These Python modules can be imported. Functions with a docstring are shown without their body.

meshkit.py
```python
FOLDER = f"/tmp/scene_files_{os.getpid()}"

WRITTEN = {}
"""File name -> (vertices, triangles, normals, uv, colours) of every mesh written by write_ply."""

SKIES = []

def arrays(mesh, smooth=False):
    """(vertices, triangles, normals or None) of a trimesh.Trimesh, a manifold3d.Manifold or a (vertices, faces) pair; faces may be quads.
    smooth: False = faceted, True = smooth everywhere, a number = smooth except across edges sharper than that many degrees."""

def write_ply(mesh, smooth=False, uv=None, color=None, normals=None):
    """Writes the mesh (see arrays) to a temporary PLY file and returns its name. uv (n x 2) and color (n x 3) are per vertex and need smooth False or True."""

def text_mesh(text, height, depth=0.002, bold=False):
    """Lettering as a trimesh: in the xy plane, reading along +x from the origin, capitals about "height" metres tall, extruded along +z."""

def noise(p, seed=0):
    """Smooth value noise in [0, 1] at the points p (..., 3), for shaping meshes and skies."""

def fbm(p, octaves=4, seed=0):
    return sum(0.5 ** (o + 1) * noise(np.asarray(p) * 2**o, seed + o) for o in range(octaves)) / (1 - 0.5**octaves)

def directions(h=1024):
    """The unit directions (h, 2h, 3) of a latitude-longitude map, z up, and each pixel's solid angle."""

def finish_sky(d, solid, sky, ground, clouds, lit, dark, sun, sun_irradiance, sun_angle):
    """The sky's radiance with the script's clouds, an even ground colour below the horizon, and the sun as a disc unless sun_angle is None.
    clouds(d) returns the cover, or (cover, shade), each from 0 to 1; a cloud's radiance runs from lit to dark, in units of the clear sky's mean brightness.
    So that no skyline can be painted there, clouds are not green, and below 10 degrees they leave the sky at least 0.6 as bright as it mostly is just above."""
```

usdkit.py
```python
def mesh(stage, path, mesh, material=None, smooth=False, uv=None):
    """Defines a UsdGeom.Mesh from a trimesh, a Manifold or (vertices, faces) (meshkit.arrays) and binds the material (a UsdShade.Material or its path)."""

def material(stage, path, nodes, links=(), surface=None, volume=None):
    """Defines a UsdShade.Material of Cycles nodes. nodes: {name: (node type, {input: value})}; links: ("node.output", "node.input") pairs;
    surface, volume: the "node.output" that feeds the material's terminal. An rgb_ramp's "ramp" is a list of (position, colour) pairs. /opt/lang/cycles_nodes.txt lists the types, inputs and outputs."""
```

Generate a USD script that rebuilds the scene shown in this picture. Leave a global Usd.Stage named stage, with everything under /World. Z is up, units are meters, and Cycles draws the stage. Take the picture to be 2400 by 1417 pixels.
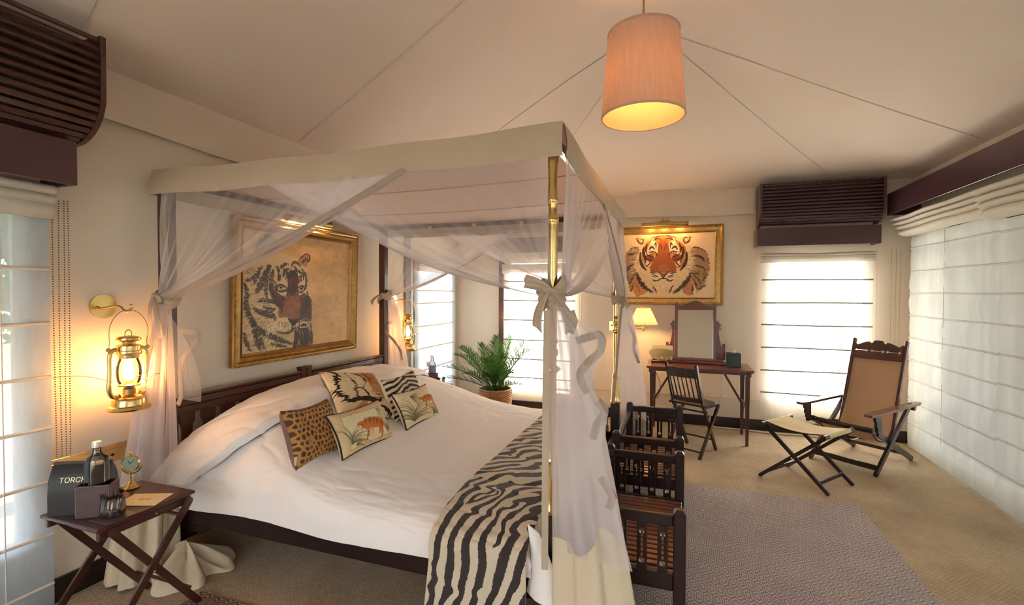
import math, sys
import numpy as np, trimesh
sys.path.insert(0, "/opt/lang")
import usdkit, meshkit
from pxr import Usd, UsdGeom, UsdLux, UsdShade, Sdf, Gf, Vt
from shapely.geometry import Polygon, Point, LineString, box as sbox
from shapely import affinity
from shapely.ops import unary_union
from scipy.spatial import ConvexHull

stage = Usd.Stage.CreateInMemory()
UsdGeom.SetStageUpAxis(stage, "Z"); UsdGeom.SetStageMetersPerUnit(stage, 1.0)
UsdGeom.Xform.Define(stage, "/World"); UsdGeom.Scope.Define(stage, "/World/Looks")
rng = np.random.default_rng(7)
A = np.array
# ------------------------------------------------------------------ camera, sky, sun
EXPOSURE = 0.52
F_PX, YAW, PITCH, ROLL = 1120.0, math.radians(19.3), math.radians(-1.12), math.radians(0.15)
cam = UsdGeom.Camera.Define(stage, "/World/camera")
cam.CreateHorizontalApertureAttr(36.0); cam.CreateVerticalApertureAttr(36.0 * 1417 / 2400)
cam.CreateFocalLengthAttr(36.0 * F_PX / 2400); cam.CreateClippingRangeAttr(Gf.Vec2f(0.05, 300)); cam.CreateExposureAttr(EXPOSURE)
_r = A([math.cos(YAW), math.sin(YAW), 0.]); _f = A([-math.sin(YAW) * math.cos(PITCH), math.cos(YAW) * math.cos(PITCH), math.sin(PITCH)])
_u = np.cross(_r, _f); _r, _u = math.cos(ROLL) * _r + math.sin(ROLL) * _u, -math.sin(ROLL) * _r + math.cos(ROLL) * _u
cam.AddTransformOp().Set(Gf.Matrix4d(*_r, 0, *_u, 0, *(-_f), 0, 0, 0, 1.5, 1))
dome = UsdLux.DomeLight.Define(stage, "/World/sky_light")
dome.CreateIntensityAttr(2.6); dome.CreateColorAttr(Gf.Vec3f(0.92, 1.0, 1.12))
sun = UsdLux.DistantLight.Define(stage, "/World/sun_light")
SUN_TO = A([-0.15, 0.80, 0.58]); SUN_TO /= np.linalg.norm(SUN_TO)
sun.CreateIntensityAttr(11.0); sun.CreateNormalizeAttr(True); sun.CreateColorAttr(Gf.Vec3f(1.0, 0.92, 0.82)); sun.CreateAngleAttr(0.6)
_z = SUN_TO; _x = np.cross([0, 0, 1.], _z); _x /= np.linalg.norm(_x); _y = np.cross(_z, _x)
sun.AddTransformOp().Set(Gf.Matrix4d(*_x, 0, *_y, 0, *_z, 0, 0, 0, 0, 1))
LAMP = dict(pendant=75.0, lantern=150.0, picture=420.0, desk=280.0)      # bulb radiances
WARM = (1.0, 0.50, 0.17)

# ------------------------------------------------------------------ scene helpers
_used = {}
def numbered(parent, name):
    k = (parent, name); n = _used.get(k, 0); _used[k] = n + 1
    return name if n == 0 else f"{name}_{n:03d}"
class T:
    """a thing: its path and the world offset its parts are given in"""
    def __init__(s, path, off=(0, 0, 0)): s.path, s.off = path, A(off, float)
def custom(p, **k):
    for a, b in k.items():
        if b: p.SetCustomDataByKey(a, b)
def thing(name, label, cat, loc=(0, 0, 0), rz=0.0, group=None, world=False, kind=None):
    """world=True: parts come in world coordinates; else local to loc, turned by rz"""
    path = "/World/" + numbered("/World", name)
    x = UsdGeom.Xform.Define(stage, path); x.AddTranslateOp().Set(Gf.Vec3d(*map(float, loc)))
    if rz: x.AddRotateZOp().Set(float(rz))
    custom(x.GetPrim(), label=label, category=cat, group=group, kind=kind)
    return T(path, loc if world else (0, 0, 0))
def part(t, name, mesh, m, smooth=35, label=None, kind=None, col=None, scal=None):
    v, f, n = meshkit.arrays(mesh, smooth if col is None and scal is None else True)
    off = t.off if isinstance(t, T) else A([0, 0, 0.])
    base = t.path if isinstance(t, T) else t
    path = base + "/" + numbered(base, name)
    me = usdkit.mesh(stage, path, (v - off, f), LOOK[m], smooth=False)
    if n is not None:
        me.CreateNormalsAttr(Vt.Vec3fArray.FromNumpy(n.astype(np.float32))); me.SetNormalsInterpolation("vertex")
    pv = UsdGeom.PrimvarsAPI(me)
    if col is not None: pv.CreatePrimvar("col", Sdf.ValueTypeNames.Color3fArray, "vertex").Set(Vt.Vec3fArray.FromNumpy(np.asarray(col, np.float32)))
    if scal is not None: pv.CreatePrimvar("scal", Sdf.ValueTypeNames.FloatArray, "vertex").Set(Vt.FloatArray.FromNumpy(np.asarray(scal, np.float32)))
    custom(me.GetPrim(), label=label, kind=kind)
    return T(path, (0, 0, 0) if not isinstance(t, T) else t.off)
def struct(name, mesh, m, label, smooth=35, parent=None):
    t = part(parent or "/World", name, mesh, m, smooth)
    if parent is None: custom(stage.GetPrimAtPath(t.path), label=label, kind="structure", category="room")
    return t
def single(name, mesh, m, label, cat, smooth=35, group=None, kind=None, **k):
    t = part("/World", name, mesh, m, smooth, **k)
    custom(stage.GetPrimAtPath(t.path), label=label, category=cat, group=group, kind=kind); return t
def copy(t, loc, rz, label, group=None):
    src = stage.GetPrimAtPath(t.path); was = src.GetCustomData()
    n = src.GetName(); base = n[:-4] if n[-4:-3] == "_" and n[-3:].isdigit() else n
    path = "/World/" + numbered("/World", base)
    x = UsdGeom.Xform.Define(stage, path)
    x.GetPrim().GetReferences().AddInternalReference(src.GetPath()); x.GetPrim().SetInstanceable(True)
    x.ClearXformOpOrder()
    x.AddTranslateOp().Set(Gf.Vec3d(*map(float, loc)))
    x.AddRotateZOp().Set(float(rz))
    custom(x.GetPrim(), label=label, category=was["category"], group=group or was.get("group"))
    return T(path)

# ------------------------------------------------------------------ mesh helpers
def cat(*ms):
    ms = [m for m in ms if m is not None]
    return trimesh.util.concatenate([m if isinstance(m, trimesh.Trimesh) else trimesh.Trimesh(*meshkit.arrays(m)[:2], process=False) for m in ms])
def hull(pts):
    pts = A(pts, float); h = ConvexHull(pts); m = trimesh.Trimesh(pts, h.simplices, process=True); m.fix_normals(); return m
def bbox(ext, c=(0, 0, 0), b=0.003):
    """box with chamfered edges"""
    e = A(ext, float) / 2; b = min(b, *(e * 0.45)); pts = []
    for s in np.ndindex(2, 2, 2):
        sg = A(s) * 2 - 1
        for k in range(3):
            q = sg * e; q = q.copy()
            for j in range(3):
                if j != k: q[j] -= sg[j] * b
            pts.append(q)
    m = hull(pts); m.apply_translation(c); return m
def bx(x0, x1, y0, y1, z0, z1, b=0.003): return bbox((x1 - x0, y1 - y0, z1 - z0), ((x0 + x1) / 2, (y0 + y1) / 2, (z0 + z1) / 2), b)
def frame(o, x, y, z):
    m = np.eye(4); m[:3, 0], m[:3, 1], m[:3, 2], m[:3, 3] = x, y, z, o; return m
def unit(v): v = A(v, float); return v / np.linalg.norm(v)
def bar(p0, p1, w, h, side=(0, 0, 1), b=0.003, round_ends=False):
    """bar from p0 to p1; h is its size along `side` (made perpendicular), w across"""
    p0, p1 = A(p0, float), A(p1, float); d = p1 - p0; L = np.linalg.norm(d); d /= L
    s = A(side, float); s = s - d * (s @ d); s /= np.linalg.norm(s); c = np.cross(s, d)
    if round_ends:
        pts = []
        for e, sg in ((0, -1), (L, 1)):
            for a in np.linspace(-math.pi / 2, math.pi / 2, 9):
                for q in (-1, 1): pts.append((e + sg * h / 2 * math.cos(a) , q * w / 2, h / 2 * math.sin(a)))
        m = hull(pts)
    else: m = bbox((L, w, h), (L / 2, 0, 0), b)
    m.apply_transform(frame(p0, d, c, s)); return m
def cyl(p0, p1, r0, r1=None, n=20):
    r1 = r0 if r1 is None else r1; p0, p1 = A(p0, float), A(p1, float); d = unit(p1 - p0)
    x = unit(np.cross(d, [0.3, 0.9, 0.2])); y = np.cross(d, x); a = np.linspace(0, 2 * math.pi, n, endpoint=False)
    ring = np.outer(np.cos(a), x) + np.outer(np.sin(a), y)
    return hull(np.vstack([p0 + ring * r0, p1 + ring * r1]))
def lathe(prof, n=32, c=(0, 0, 0), closed=True):
    """prof: (r, z) pairs from bottom to top"""
    prof = A(prof, float); a = np.linspace(0, 2 * math.pi, n, endpoint=False)
    v = np.stack([prof[:, None, 0] * np.cos(a), prof[:, None, 0] * np.sin(a), np.repeat(prof[:, None, 1], n, 1)], -1).reshape(-1, 3)
    f = []
    for i in range(len(prof) - 1):
        for j in range(n):
            k = (j + 1) % n; f.append((i * n + j, i * n + k, (i + 1) * n + k, (i + 1) * n + j))
    f = A(f); f = np.vstack([f[:, [0, 1, 2]], f[:, [0, 2, 3]]])
    m = trimesh.Trimesh(v + A(c, float), f, process=True); return m
def tube(pts, r, n=8, closed=False):
    pts = A(pts, float); N = len(pts); rr = np.broadcast_to(r, (N,)).astype(float)
    d = np.gradient(pts, axis=0) if not closed else np.roll(pts, -1, 0) - np.roll(pts, 1, 0)
    d /= np.linalg.norm(d, axis=1, keepdims=True); ref = A([0.0, 0.0, 1.0]) if abs(d[0, 2]) < 0.9 else A([1.0, 0, 0])
    x = unit(np.cross(ref, d[0])); rings = []
    a = np.linspace(0, 2 * math.pi, n, endpoint=False)
    for i in range(N):
        x = x - d[i] * (x @ d[i]); x /= np.linalg.norm(x); y = np.cross(d[i], x)
        rings.append(pts[i] + rr[i] * (np.outer(np.cos(a), x) + np.outer(np.sin(a), y)))
    v = np.vstack(rings); f = []
    for i in range(N if closed else N - 1):
        i2 = (i + 1) % N
        for j in range(n): k = (j + 1) % n; f.append((i * n + j, i * n + k, i2 * n + k, i2 * n + j))
    f = A(f); f = np.vstack([f[:, [0, 1, 2]], f[:, [0, 2, 3]]])
    if not closed:
        caps = [(0, j + 1, j) for j in range(1, n - 1)] + [((N - 1) * n, (N - 1) * n + j, (N - 1) * n + j + 1) for j in range(1, n - 1)]
        f = np.vstack([f, caps])
    return trimesh.Trimesh(v, f, process=False)
def spline(pts, n=40):
    from scipy.interpolate import CubicSpline
    pts = A(pts, float); t = np.r_[0, np.cumsum(np.linalg.norm(np.diff(pts, axis=0), axis=1))]
    return CubicSpline(t, pts)(np.linspace(0, t[-1], n))
def ext(poly, th, fr=None):
    """extrudes a shapely shape in xy by th along z, then places it by frame fr"""
    ms = [trimesh.creation.extrude_polygon(g, th, engine="earcut") for g in getattr(poly, "geoms", [poly])]
    m = cat(*ms)
    if fr is not None: m.apply_transform(fr)
    return m
def grid(fn, nu, nv, u0=0., u1=1., v0=0., v1=1.):
    """surface fn(U, V) -> (.., 3) on a grid; returns (vertices, faces)"""
    U, V = np.meshgrid(np.linspace(u0, u1, nu), np.linspace(v0, v1, nv), indexing="ij")
    P = fn(U, V).reshape(-1, 3); i = np.arange(nu * nv).reshape(nu, nv)
    q = np.stack([i[:-1, :-1], i[1:, :-1], i[1:, 1:], i[:-1, 1:]], -1).reshape(-1, 4)
    return trimesh.Trimesh(P, np.vstack([q[:, [0, 1, 2]], q[:, [0, 2, 3]]]), process=False), U.ravel(), V.ravel()
def ribbon(pts, width, normal, n=60, th=0.0015, sharp=False):
    """a fabric strip along pts; width across, lying perpendicular to normal (one vector or one per point)"""
    p = spline(pts, n)
    if sharp:
        q = A(pts, float); t_ = np.r_[0, np.cumsum(np.linalg.norm(np.diff(q, axis=0), axis=1))]; tt = np.linspace(0, t_[-1], n); p = np.stack([np.interp(tt, t_, q[:, k]) for k in range(3)], 1)
        from scipy.ndimage import gaussian_filter1d; p = gaussian_filter1d(p, 1.6, axis=0, mode="nearest")
    d = np.gradient(p, axis=0); d /= np.linalg.norm(d, axis=1, keepdims=True)
    nn = np.broadcast_to(A(normal, float), p.shape); s = np.cross(d, nn); s /= np.linalg.norm(s, axis=1, keepdims=True)
    w = width / 2; k = np.cross(s, d) * th
    v = np.stack([p - s * w - k, p + s * w - k, p + s * w + k, p - s * w + k], 1).reshape(-1, 3); f = []
    for i in range(n - 1):
        for j in range(4): a, b = i * 4 + j, i * 4 + (j + 1) % 4; f.append((a, b, b + 4, a + 4))
    f = A(f); return trimesh.Trimesh(v, np.vstack([f[:, [0, 1, 2]], f[:, [0, 2, 3]]]), process=False)
def ball(c, r, sub=2):
    m = trimesh.creation.icosphere(sub, r); m.apply_translation(c); return m
def moved(m, loc=(0, 0, 0), rz=0.0):
    m = m.copy(); m.apply_transform(trimesh.transformations.rotation_matrix(math.radians(rz), [0, 0, 1])); m.apply_translation(loc); return m
def smoothstep(a, b, x): t = np.clip((x - a) / (b - a), 0, 1); return t * t * (3 - 2 * t)
def nz(x, y, s, seed=0): return meshkit.fbm(np.stack([np.asarray(x) * s, np.asarray(y) * s, np.zeros_like(x) + 0.37], -1), 3, seed) - 0.5

# ------------------------------------------------------------------ materials
LOOK = {}
def lk(name, nodes, links, surface): LOOK[name] = usdkit.material(stage, "/World/Looks/" + name, nodes, links, surface=surface)
def plain(name, c, rough=0.5, metal=0., c2=None, scale=8., bump=0., bscale=200., coat=0., stretch=(1, 1, 1), spec=0.5, sheen=0., **k):
    n = {"p": ("principled_bsdf", {"base_color": c, "roughness": rough, "metallic": metal, "coat_weight": coat, "coat_roughness": 0.12, "specular_ior_level": spec, "sheen_weight": sheen, **k})}
    l = []
    if c2 is not None or bump: n["tc"] = ("texture_coordinate", {}); n["mp"] = ("mapping", {"scale": stretch}); l.append(("tc.object", "mp.vector"))
    if c2 is not None:
        n["n"] = ("noise_texture", {"scale": scale, "detail": 4.}); n["r"] = ("rgb_ramp", {"ramp": [(0.3, c), (0.7, c2)]})
        l += [("mp.vector", "n.vector"), ("n.fac", "r.fac"), ("r.color", "p.base_color")]
    if bump:
        n["bn"] = ("noise_texture", {"scale": bscale, "detail": 3.}); n["b"] = ("bump", {"strength": bump, "distance": 0.004})
        l += [("mp.vector", "bn.vector"), ("bn.fac", "b.height"), ("b.normal", "p.normal")]
    lk(name, n, l, "p.BSDF")
plain("canvas_wall", (0.78, 0.675, 0.545), 0.9, c2=(0.82, 0.715, 0.585), scale=2.2, bump=0.12, bscale=90, spec=0.15)
plain("canvas_ceiling", (0.82, 0.70, 0.60), 0.95, c2=(0.85, 0.735, 0.635), scale=0.7, bump=0.05, bscale=30, spec=0.1)
plain("canvas_flap", (0.78, 0.67, 0.55), 0.9, c2=(0.82, 0.71, 0.59), scale=3, bump=0.1, bscale=60, spec=0.15)
plain("seam", (0.74, 0.625, 0.525), 0.9, spec=0.1)
plain("rod_pale", (0.60, 0.60, 0.575), 0.9, spec=0.1)
plain("rod_cloth", (0.34, 0.315, 0.28), 0.9, spec=0.1)
plain("cream_paint", (0.68, 0.585, 0.46), 0.5)
plain("mahogany", (0.045, 0.014, 0.011), 0.3, c2=(0.085, 0.026, 0.019), scale=6, coat=0.35, stretch=(1, 1, 0.15))
plain("mahogany_red", (0.11, 0.027, 0.017), 0.3, c2=(0.17, 0.045, 0.026), scale=7, coat=0.4, stretch=(0.15, 1, 1))
plain("dark_wood", (0.011, 0.005, 0.0055), 0.36, c2=(0.022, 0.0085, 0.0085), scale=6, coat=0.22, stretch=(1, 1, 0.15))
plain("pelmet_wood", (0.060, 0.024, 0.033), 0.35, c2=(0.080, 0.032, 0.043), scale=4, coat=0.25, stretch=(0.2, 0.2, 1))
plain("brass", (0.80, 0.58, 0.24), 0.2, 1.0, c2=(0.72, 0.49, 0.19), scale=12)
plain("old_brass", (0.45, 0.31, 0.13), 0.32, 1.0, c2=(0.55, 0.39, 0.17), scale=20)
plain("gilt", (0.52, 0.32, 0.10), 0.34, 0.85, c2=(0.36, 0.20, 0.065), scale=25, bump=0.1, bscale=120)
plain("gilt_dark", (0.28, 0.16, 0.06), 0.4, 0.7, c2=(0.40, 0.24, 0.09), scale=30)
plain("silver", (0.8, 0.8, 0.8), 0.15, 1.0)
plain("black_plastic", (0.012, 0.012, 0.013), 0.35)
plain("black_leather", (0.018, 0.016, 0.018), 0.42, bump=0.25, bscale=220)
plain("brown_leather", (0.075, 0.040, 0.042), 0.45, c2=(0.095, 0.050, 0.050), scale=20, bump=0.2, bscale=260)
plain("stitch", (0.30, 0.20, 0.17), 0.7)
plain("gold_print", (0.75, 0.62, 0.32), 0.35, 0.6)
plain("dark_print", (0.05, 0.04, 0.03), 0.6)
plain("paper", (0.82, 0.69, 0.46), 0.6, c2=(0.85, 0.73, 0.50), scale=6)
plain("white_cotton", (0.91, 0.84, 0.785), 0.75, c2=(0.93, 0.865, 0.815), scale=1.5, bump=0.04, bscale=14, sheen=0.15, spec=0.25)
plain("piping_black", (0.02, 0.02, 0.022), 0.7)
plain("brown_velvet", (0.16, 0.085, 0.07), 0.8, sheen=0.3)
plain("canopy_cloth", (0.50, 0.39, 0.28), 0.9, c2=(0.54, 0.43, 0.315), scale=3, bump=0.08, bscale=160, spec=0.15)
plain("trim_cloth", (0.40, 0.315, 0.245), 0.9, spec=0.1)
plain("hem_cloth", (0.66, 0.53, 0.36), 0.9, c2=(0.71, 0.58, 0.41), scale=4, bump=0.08, bscale=130, spec=0.15)
plain("sling_canvas", (0.47, 0.30, 0.175), 0.85, c2=(0.53, 0.345, 0.205), scale=2.2, bump=0.12, bscale=300, spec=0.2)
plain("stool_canvas", (0.68, 0.56, 0.33), 0.85, c2=(0.73, 0.61, 0.37), scale=5, bump=0.12, bscale=300, spec=0.2)
plain("soil", (0.03, 0.02, 0.012), 0.95)
plain("tissue", (0.9, 0.9, 0.9), 0.8)
plain("green_leather", (0.012, 0.03, 0.028), 0.4)
plain("green_print", (0.05, 0.09, 0.06), 0.4)
plain("white_cable", (0.72, 0.64, 0.52), 0.5)
plain("black_cable", (0.02, 0.02, 0.02), 0.5)
plain("bead", (0.16, 0.085, 0.035), 0.4, 0.3)
plain("cord", (0.50, 0.40, 0.28), 0.8)
plain("grey_metal", (0.16, 0.165, 0.18), 0.5)
plain("clock_face", (0.55, 0.66, 0.50), 0.4)
plain("stone_ground", (0.42, 0.36, 0.28), 0.95, c2=(0.52, 0.45, 0.36), scale=1.2)
plain("garden_ground", (0.24, 0.21, 0.15), 0.95, c2=(0.32, 0.28, 0.21), scale=1.2)
plain("terrace_floor", (0.36, 0.33, 0.29), 0.8)
plain("white_column", (0.75, 0.73, 0.68), 0.8)
plain("bark", (0.10, 0.07, 0.05), 0.9)
plain("mirror_glass", (0.86, 0.87, 0.86), 0.02, 1.0)
plain("cap_steel", (0.75, 0.72, 0.68), 0.3, 0.9)
plain("white_gloss", (0.9, 0.9, 0.88), 0.15, coat=0.5)
def emitter(name, c, s): lk(name, {"e": ("emission", {"color": c, "strength": s})}, [], "e.emission")
emitter("bulb_pendant", WARM, LAMP["pendant"]); emitter("bulb_lantern", (1.0, 0.51, 0.165), LAMP["lantern"])
emitter("bulb_picture", (1.0, 0.55, 0.20), LAMP["picture"]); emitter("bulb_desk", (1.0, 0.52, 0.17), LAMP["desk"])
# woods keep clear; glass panes that let light straight through
lk("window_glass", {"t": ("transparent_bsdf", {"color": (0.95, 0.97, 0.97)}), "g": ("glossy_bsdf", {"color": (1, 1, 1), "roughness": 0.02}), "fr": ("fresnel", {"IOR": 1.45}), "m": ("mix_closure", {})},
   [("fr.fac", "m.fac"), ("t.BSDF", "m.closure1"), ("g.BSDF", "m.closure2")], "m.closure")
lk("lamp_glass", {"t": ("transparent_bsdf", {"color": (0.98, 0.95, 0.90)}), "g": ("glossy_bsdf", {"color": (1, 1, 1), "roughness": 0.03}), "fr": ("fresnel", {"IOR": 1.3}), "m": ("mix_closure", {})},
   [("fr.fac", "m.fac"), ("t.BSDF", "m.closure1"), ("g.BSDF", "m.closure2")], "m.closure")
for _n, _c, _i in (("cut_glass", (0.96, 0.97, 0.98), 2.1), ("bottle_glass", (0.88, 0.90, 0.92), 1.6), ("bottle_water", (0.42, 0.43, 0.46), 1.33)):
    lk(_n, {"t": ("transparent_bsdf", {"color": _c}), "g": ("glossy_bsdf", {"color": (1, 1, 1), "roughness": 0.02}), "fr": ("fresnel", {"IOR": _i}), "m": ("mix_closure", {})},
       [("fr.fac", "m.fac"), ("t.BSDF", "m.closure1"), ("g.BSDF", "m.closure2")], "m.closure")
def cloth(name, c, clear, through, weave=900., stretch=(1, 1, 1), var=0.12):
    """thin cloth: diffuse + translucent, `clear` of it open weave"""
    c = A(c); n = {"tc": ("texture_coordinate", {}), "mp": ("mapping", {"scale": stretch}), "n": ("noise_texture", {"scale": weave, "detail": 5.}),
         "r": ("rgb_ramp", {"ramp": [(0.25, tuple(c * (1 - var))), (0.75, tuple(np.minimum(c * (1 + var), 0.95)))]}),
         "d": ("diffuse_bsdf", {}), "t": ("translucent_bsdf", {}), "m": ("mix_closure", {"fac": through}), "o": ("transparent_bsdf", {"color": (1, 1, 1)}), "k": ("mix_closure", {"fac": clear})}
    l = [("tc.object", "mp.vector"), ("mp.vector", "n.vector"), ("n.fac", "r.fac"), ("r.color", "d.color"), ("r.color", "t.color"), ("d.BSDF", "m.closure1"), ("t.BSDF", "m.closure2"), ("m.closure", "k.closure1"), ("o.BSDF", "k.closure2")]
    lk(name, n, l, "k.closure")
cloth("net", (0.80, 0.735, 0.72), 0.50, 0.35, 500, var=0.03)
lk("net_woven", {"a": ("attribute", {"attribute": "scal"}), "d": ("diffuse_bsdf", {"color": (0.84, 0.765, 0.75)}), "t": ("translucent_bsdf", {"color": (0.84, 0.765, 0.75)}), "m": ("mix_closure", {"fac": 0.4}), "o": ("transparent_bsdf", {"color": (1, 1, 1)}), "k": ("mix_closure", {})},
   [("a.fac", "k.fac"), ("d.BSDF", "m.closure1"), ("t.BSDF", "m.closure2"), ("m.closure", "k.closure1"), ("o.BSDF", "k.closure2")], "k.closure")
cloth("net_dense", (0.80, 0.735, 0.72), 0.32, 0.35, 500, var=0.03)
cloth("canopy_roof", (0.86, 0.77, 0.73), 0.0, 0.58, 3, var=0.03)
cloth("blind_far", (0.83, 0.80, 0.76), 0.0, 0.46, 30, (1, 1, 0.2), 0.05)
cloth("blind_left", (0.66, 0.72, 0.79), 0.10, 0.45, 40, (1, 1, 0.25), 0.06)
cloth("blind_right", (0.72, 0.765, 0.755), 0.13, 0.13, 9, (1, 1, 0.10), 0.13)
cloth("blind_back", (0.88, 0.80, 0.70), 0.30, 0.68, 30, (1, 1, 0.2), 0.05)
cloth("blind_roll", (0.70, 0.64, 0.55), 0.0, 0.2, 20, var=0.04)
cloth("shade_pendant", (0.80, 0.62, 0.50), 0.0, 0.34, 60, (1, 1, 0.1), 0.06)
cloth("shade_liner", (0.72, 0.53, 0.33), 0.0, 0.35, 10, var=0.02)
cloth("shade_desk", (0.86, 0.72, 0.46), 0.0, 0.13, 60, var=0.05)
cloth("leaf", (0.075, 0.16, 0.035), 0.0, 0.35, 20, var=0.4)
cloth("leaf_dark", (0.05, 0.11, 0.045), 0.0, 0.3, 20, var=0.4)
cloth("tree_leaf", (0.10, 0.19, 0.05), 0.0, 0.4, 6, var=0.4)
lk("print", {"a": ("attribute", {"attribute": "col"}), "p": ("principled_bsdf", {"roughness": 0.75, "specular_ior_level": 0.2})}, [("a.color", "p.base_color")], "p.BSDF")
lk("print_glazed", {"a": ("attribute", {"attribute": "col"}), "p": ("principled_bsdf", {"roughness": 0.45, "specular_ior_level": 0.3})}, [("a.color", "p.base_color")], "p.BSDF")
lk("zebra", {"a": ("attribute", {"attribute": "scal"}), "tc": ("texture_coordinate", {}), "n": ("noise_texture", {"scale": 90., "detail": 3.}), "mm": ("math", {"math_type": "multiply_add", "value2": 0.25, "value3": -0.125}), "ad": ("math", {"math_type": "add"}),
   "r": ("rgb_ramp", {"ramp": [(0.47, (0.045, 0.033, 0.030)), (0.53, (0.66, 0.545, 0.40))]}), "p": ("principled_bsdf", {"roughness": 0.9, "sheen_weight": 0.2, "specular_ior_level": 0.2}), "b": ("bump", {"strength": 0.3, "distance": 0.003})},
   [("tc.object", "n.vector"), ("n.fac", "mm.value1"), ("a.fac", "ad.value1"), ("mm.value", "ad.value2"), ("ad.value", "r.fac"), ("r.color", "p.base_color"), ("n.fac", "b.height"), ("b.normal", "p.normal")], "p.BSDF")
class Nodes:
    """math-node expressions"""
    def __init__(s): s.n, s.l, s.k = {}, [], 0
    def m(s, op, *v, clamp=False):
        s.k += 1; name = f"x{s.k}"; ins = {"math_type": op, "use_clamp": clamp}
        for i, a in enumerate(v):
            if isinstance(a, str): s.l.append((a, f"{name}.value{i+1}"))
            else: ins[f"value{i+1}"] = float(a)
        s.n[name] = ("math", ins); return name + ".value"
def rug_material(name, dx, dy, light, dark, rings=2.5):
    g = Nodes(); g.n["tc"] = ("texture_coordinate", {}); g.n["wn"] = ("noise_texture", {"scale": 14., "detail": 2.}); g.n["wm"] = ("mix_vector", {"fac": 0.006}); g.n["sx"] = ("separate_xyz", {})
    g.l += [("tc.object", "wn.vector"), ("tc.object", "wm.a"), ("wn.color", "wm.b"), ("wm.result", "sx.vector")]
    d = []
    for o in (0.0, 0.5):
        fx = g.m("multiply", g.m("absolute", g.m("subtract", g.m("fraction", g.m("multiply_add", "sx.x", 1 / dx, 100 + o)), 0.5)), 2.0)
        fy = g.m("multiply", g.m("absolute", g.m("subtract", g.m("fraction", g.m("multiply_add", "sx.y", 0.5 / dy, 100 + o)), 0.5)), 2.0)
        k = 0.36; d.append(g.m("maximum", fx, g.m("multiply_add", fy, 2 - k, g.m("multiply", fx, k))))
    w = g.m("pingpong", g.m("multiply", g.m("minimum", *d), rings), 0.5)
    w = g.m("multiply", w, 2.0)
    g.n["fn"] = ("noise_texture", {"scale": 220., "detail": 3.}); g.n["bn"] = ("noise_texture", {"scale": 3., "detail": 3.})
    g.l += [("tc.object", "fn.vector"), ("tc.object", "bn.vector")]
    v = g.m("add", w, g.m("multiply_add", "fn.fac", 0.7, -0.35)); v = g.m("add", v, g.m("multiply_add", "bn.fac", 0.5, -0.25))
    g.n["r"] = ("rgb_ramp", {"ramp": [(0.25, dark), (0.75, light)]}); g.n["p"] = ("principled_bsdf", {"roughness": 0.95, "specular_ior_level": 0.15}); g.n["b"] = ("bump", {"strength": 0.5, "distance": 0.003})
    g.l += [(v, "r.fac"), ("r.color", "p.base_color"), (w, "b.height"), ("b.normal", "p.normal")]
    lk(name, g.n, g.l, "p.BSDF")
rug_material("rug_weave", 0.042, 0.092, (0.57, 0.50, 0.485), (0.29, 0.24, 0.24), 2.0)
rug_material("rug_weave_dark", 0.060, 0.092, (0.36, 0.25, 0.17), (0.10, 0.055, 0.045))
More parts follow.
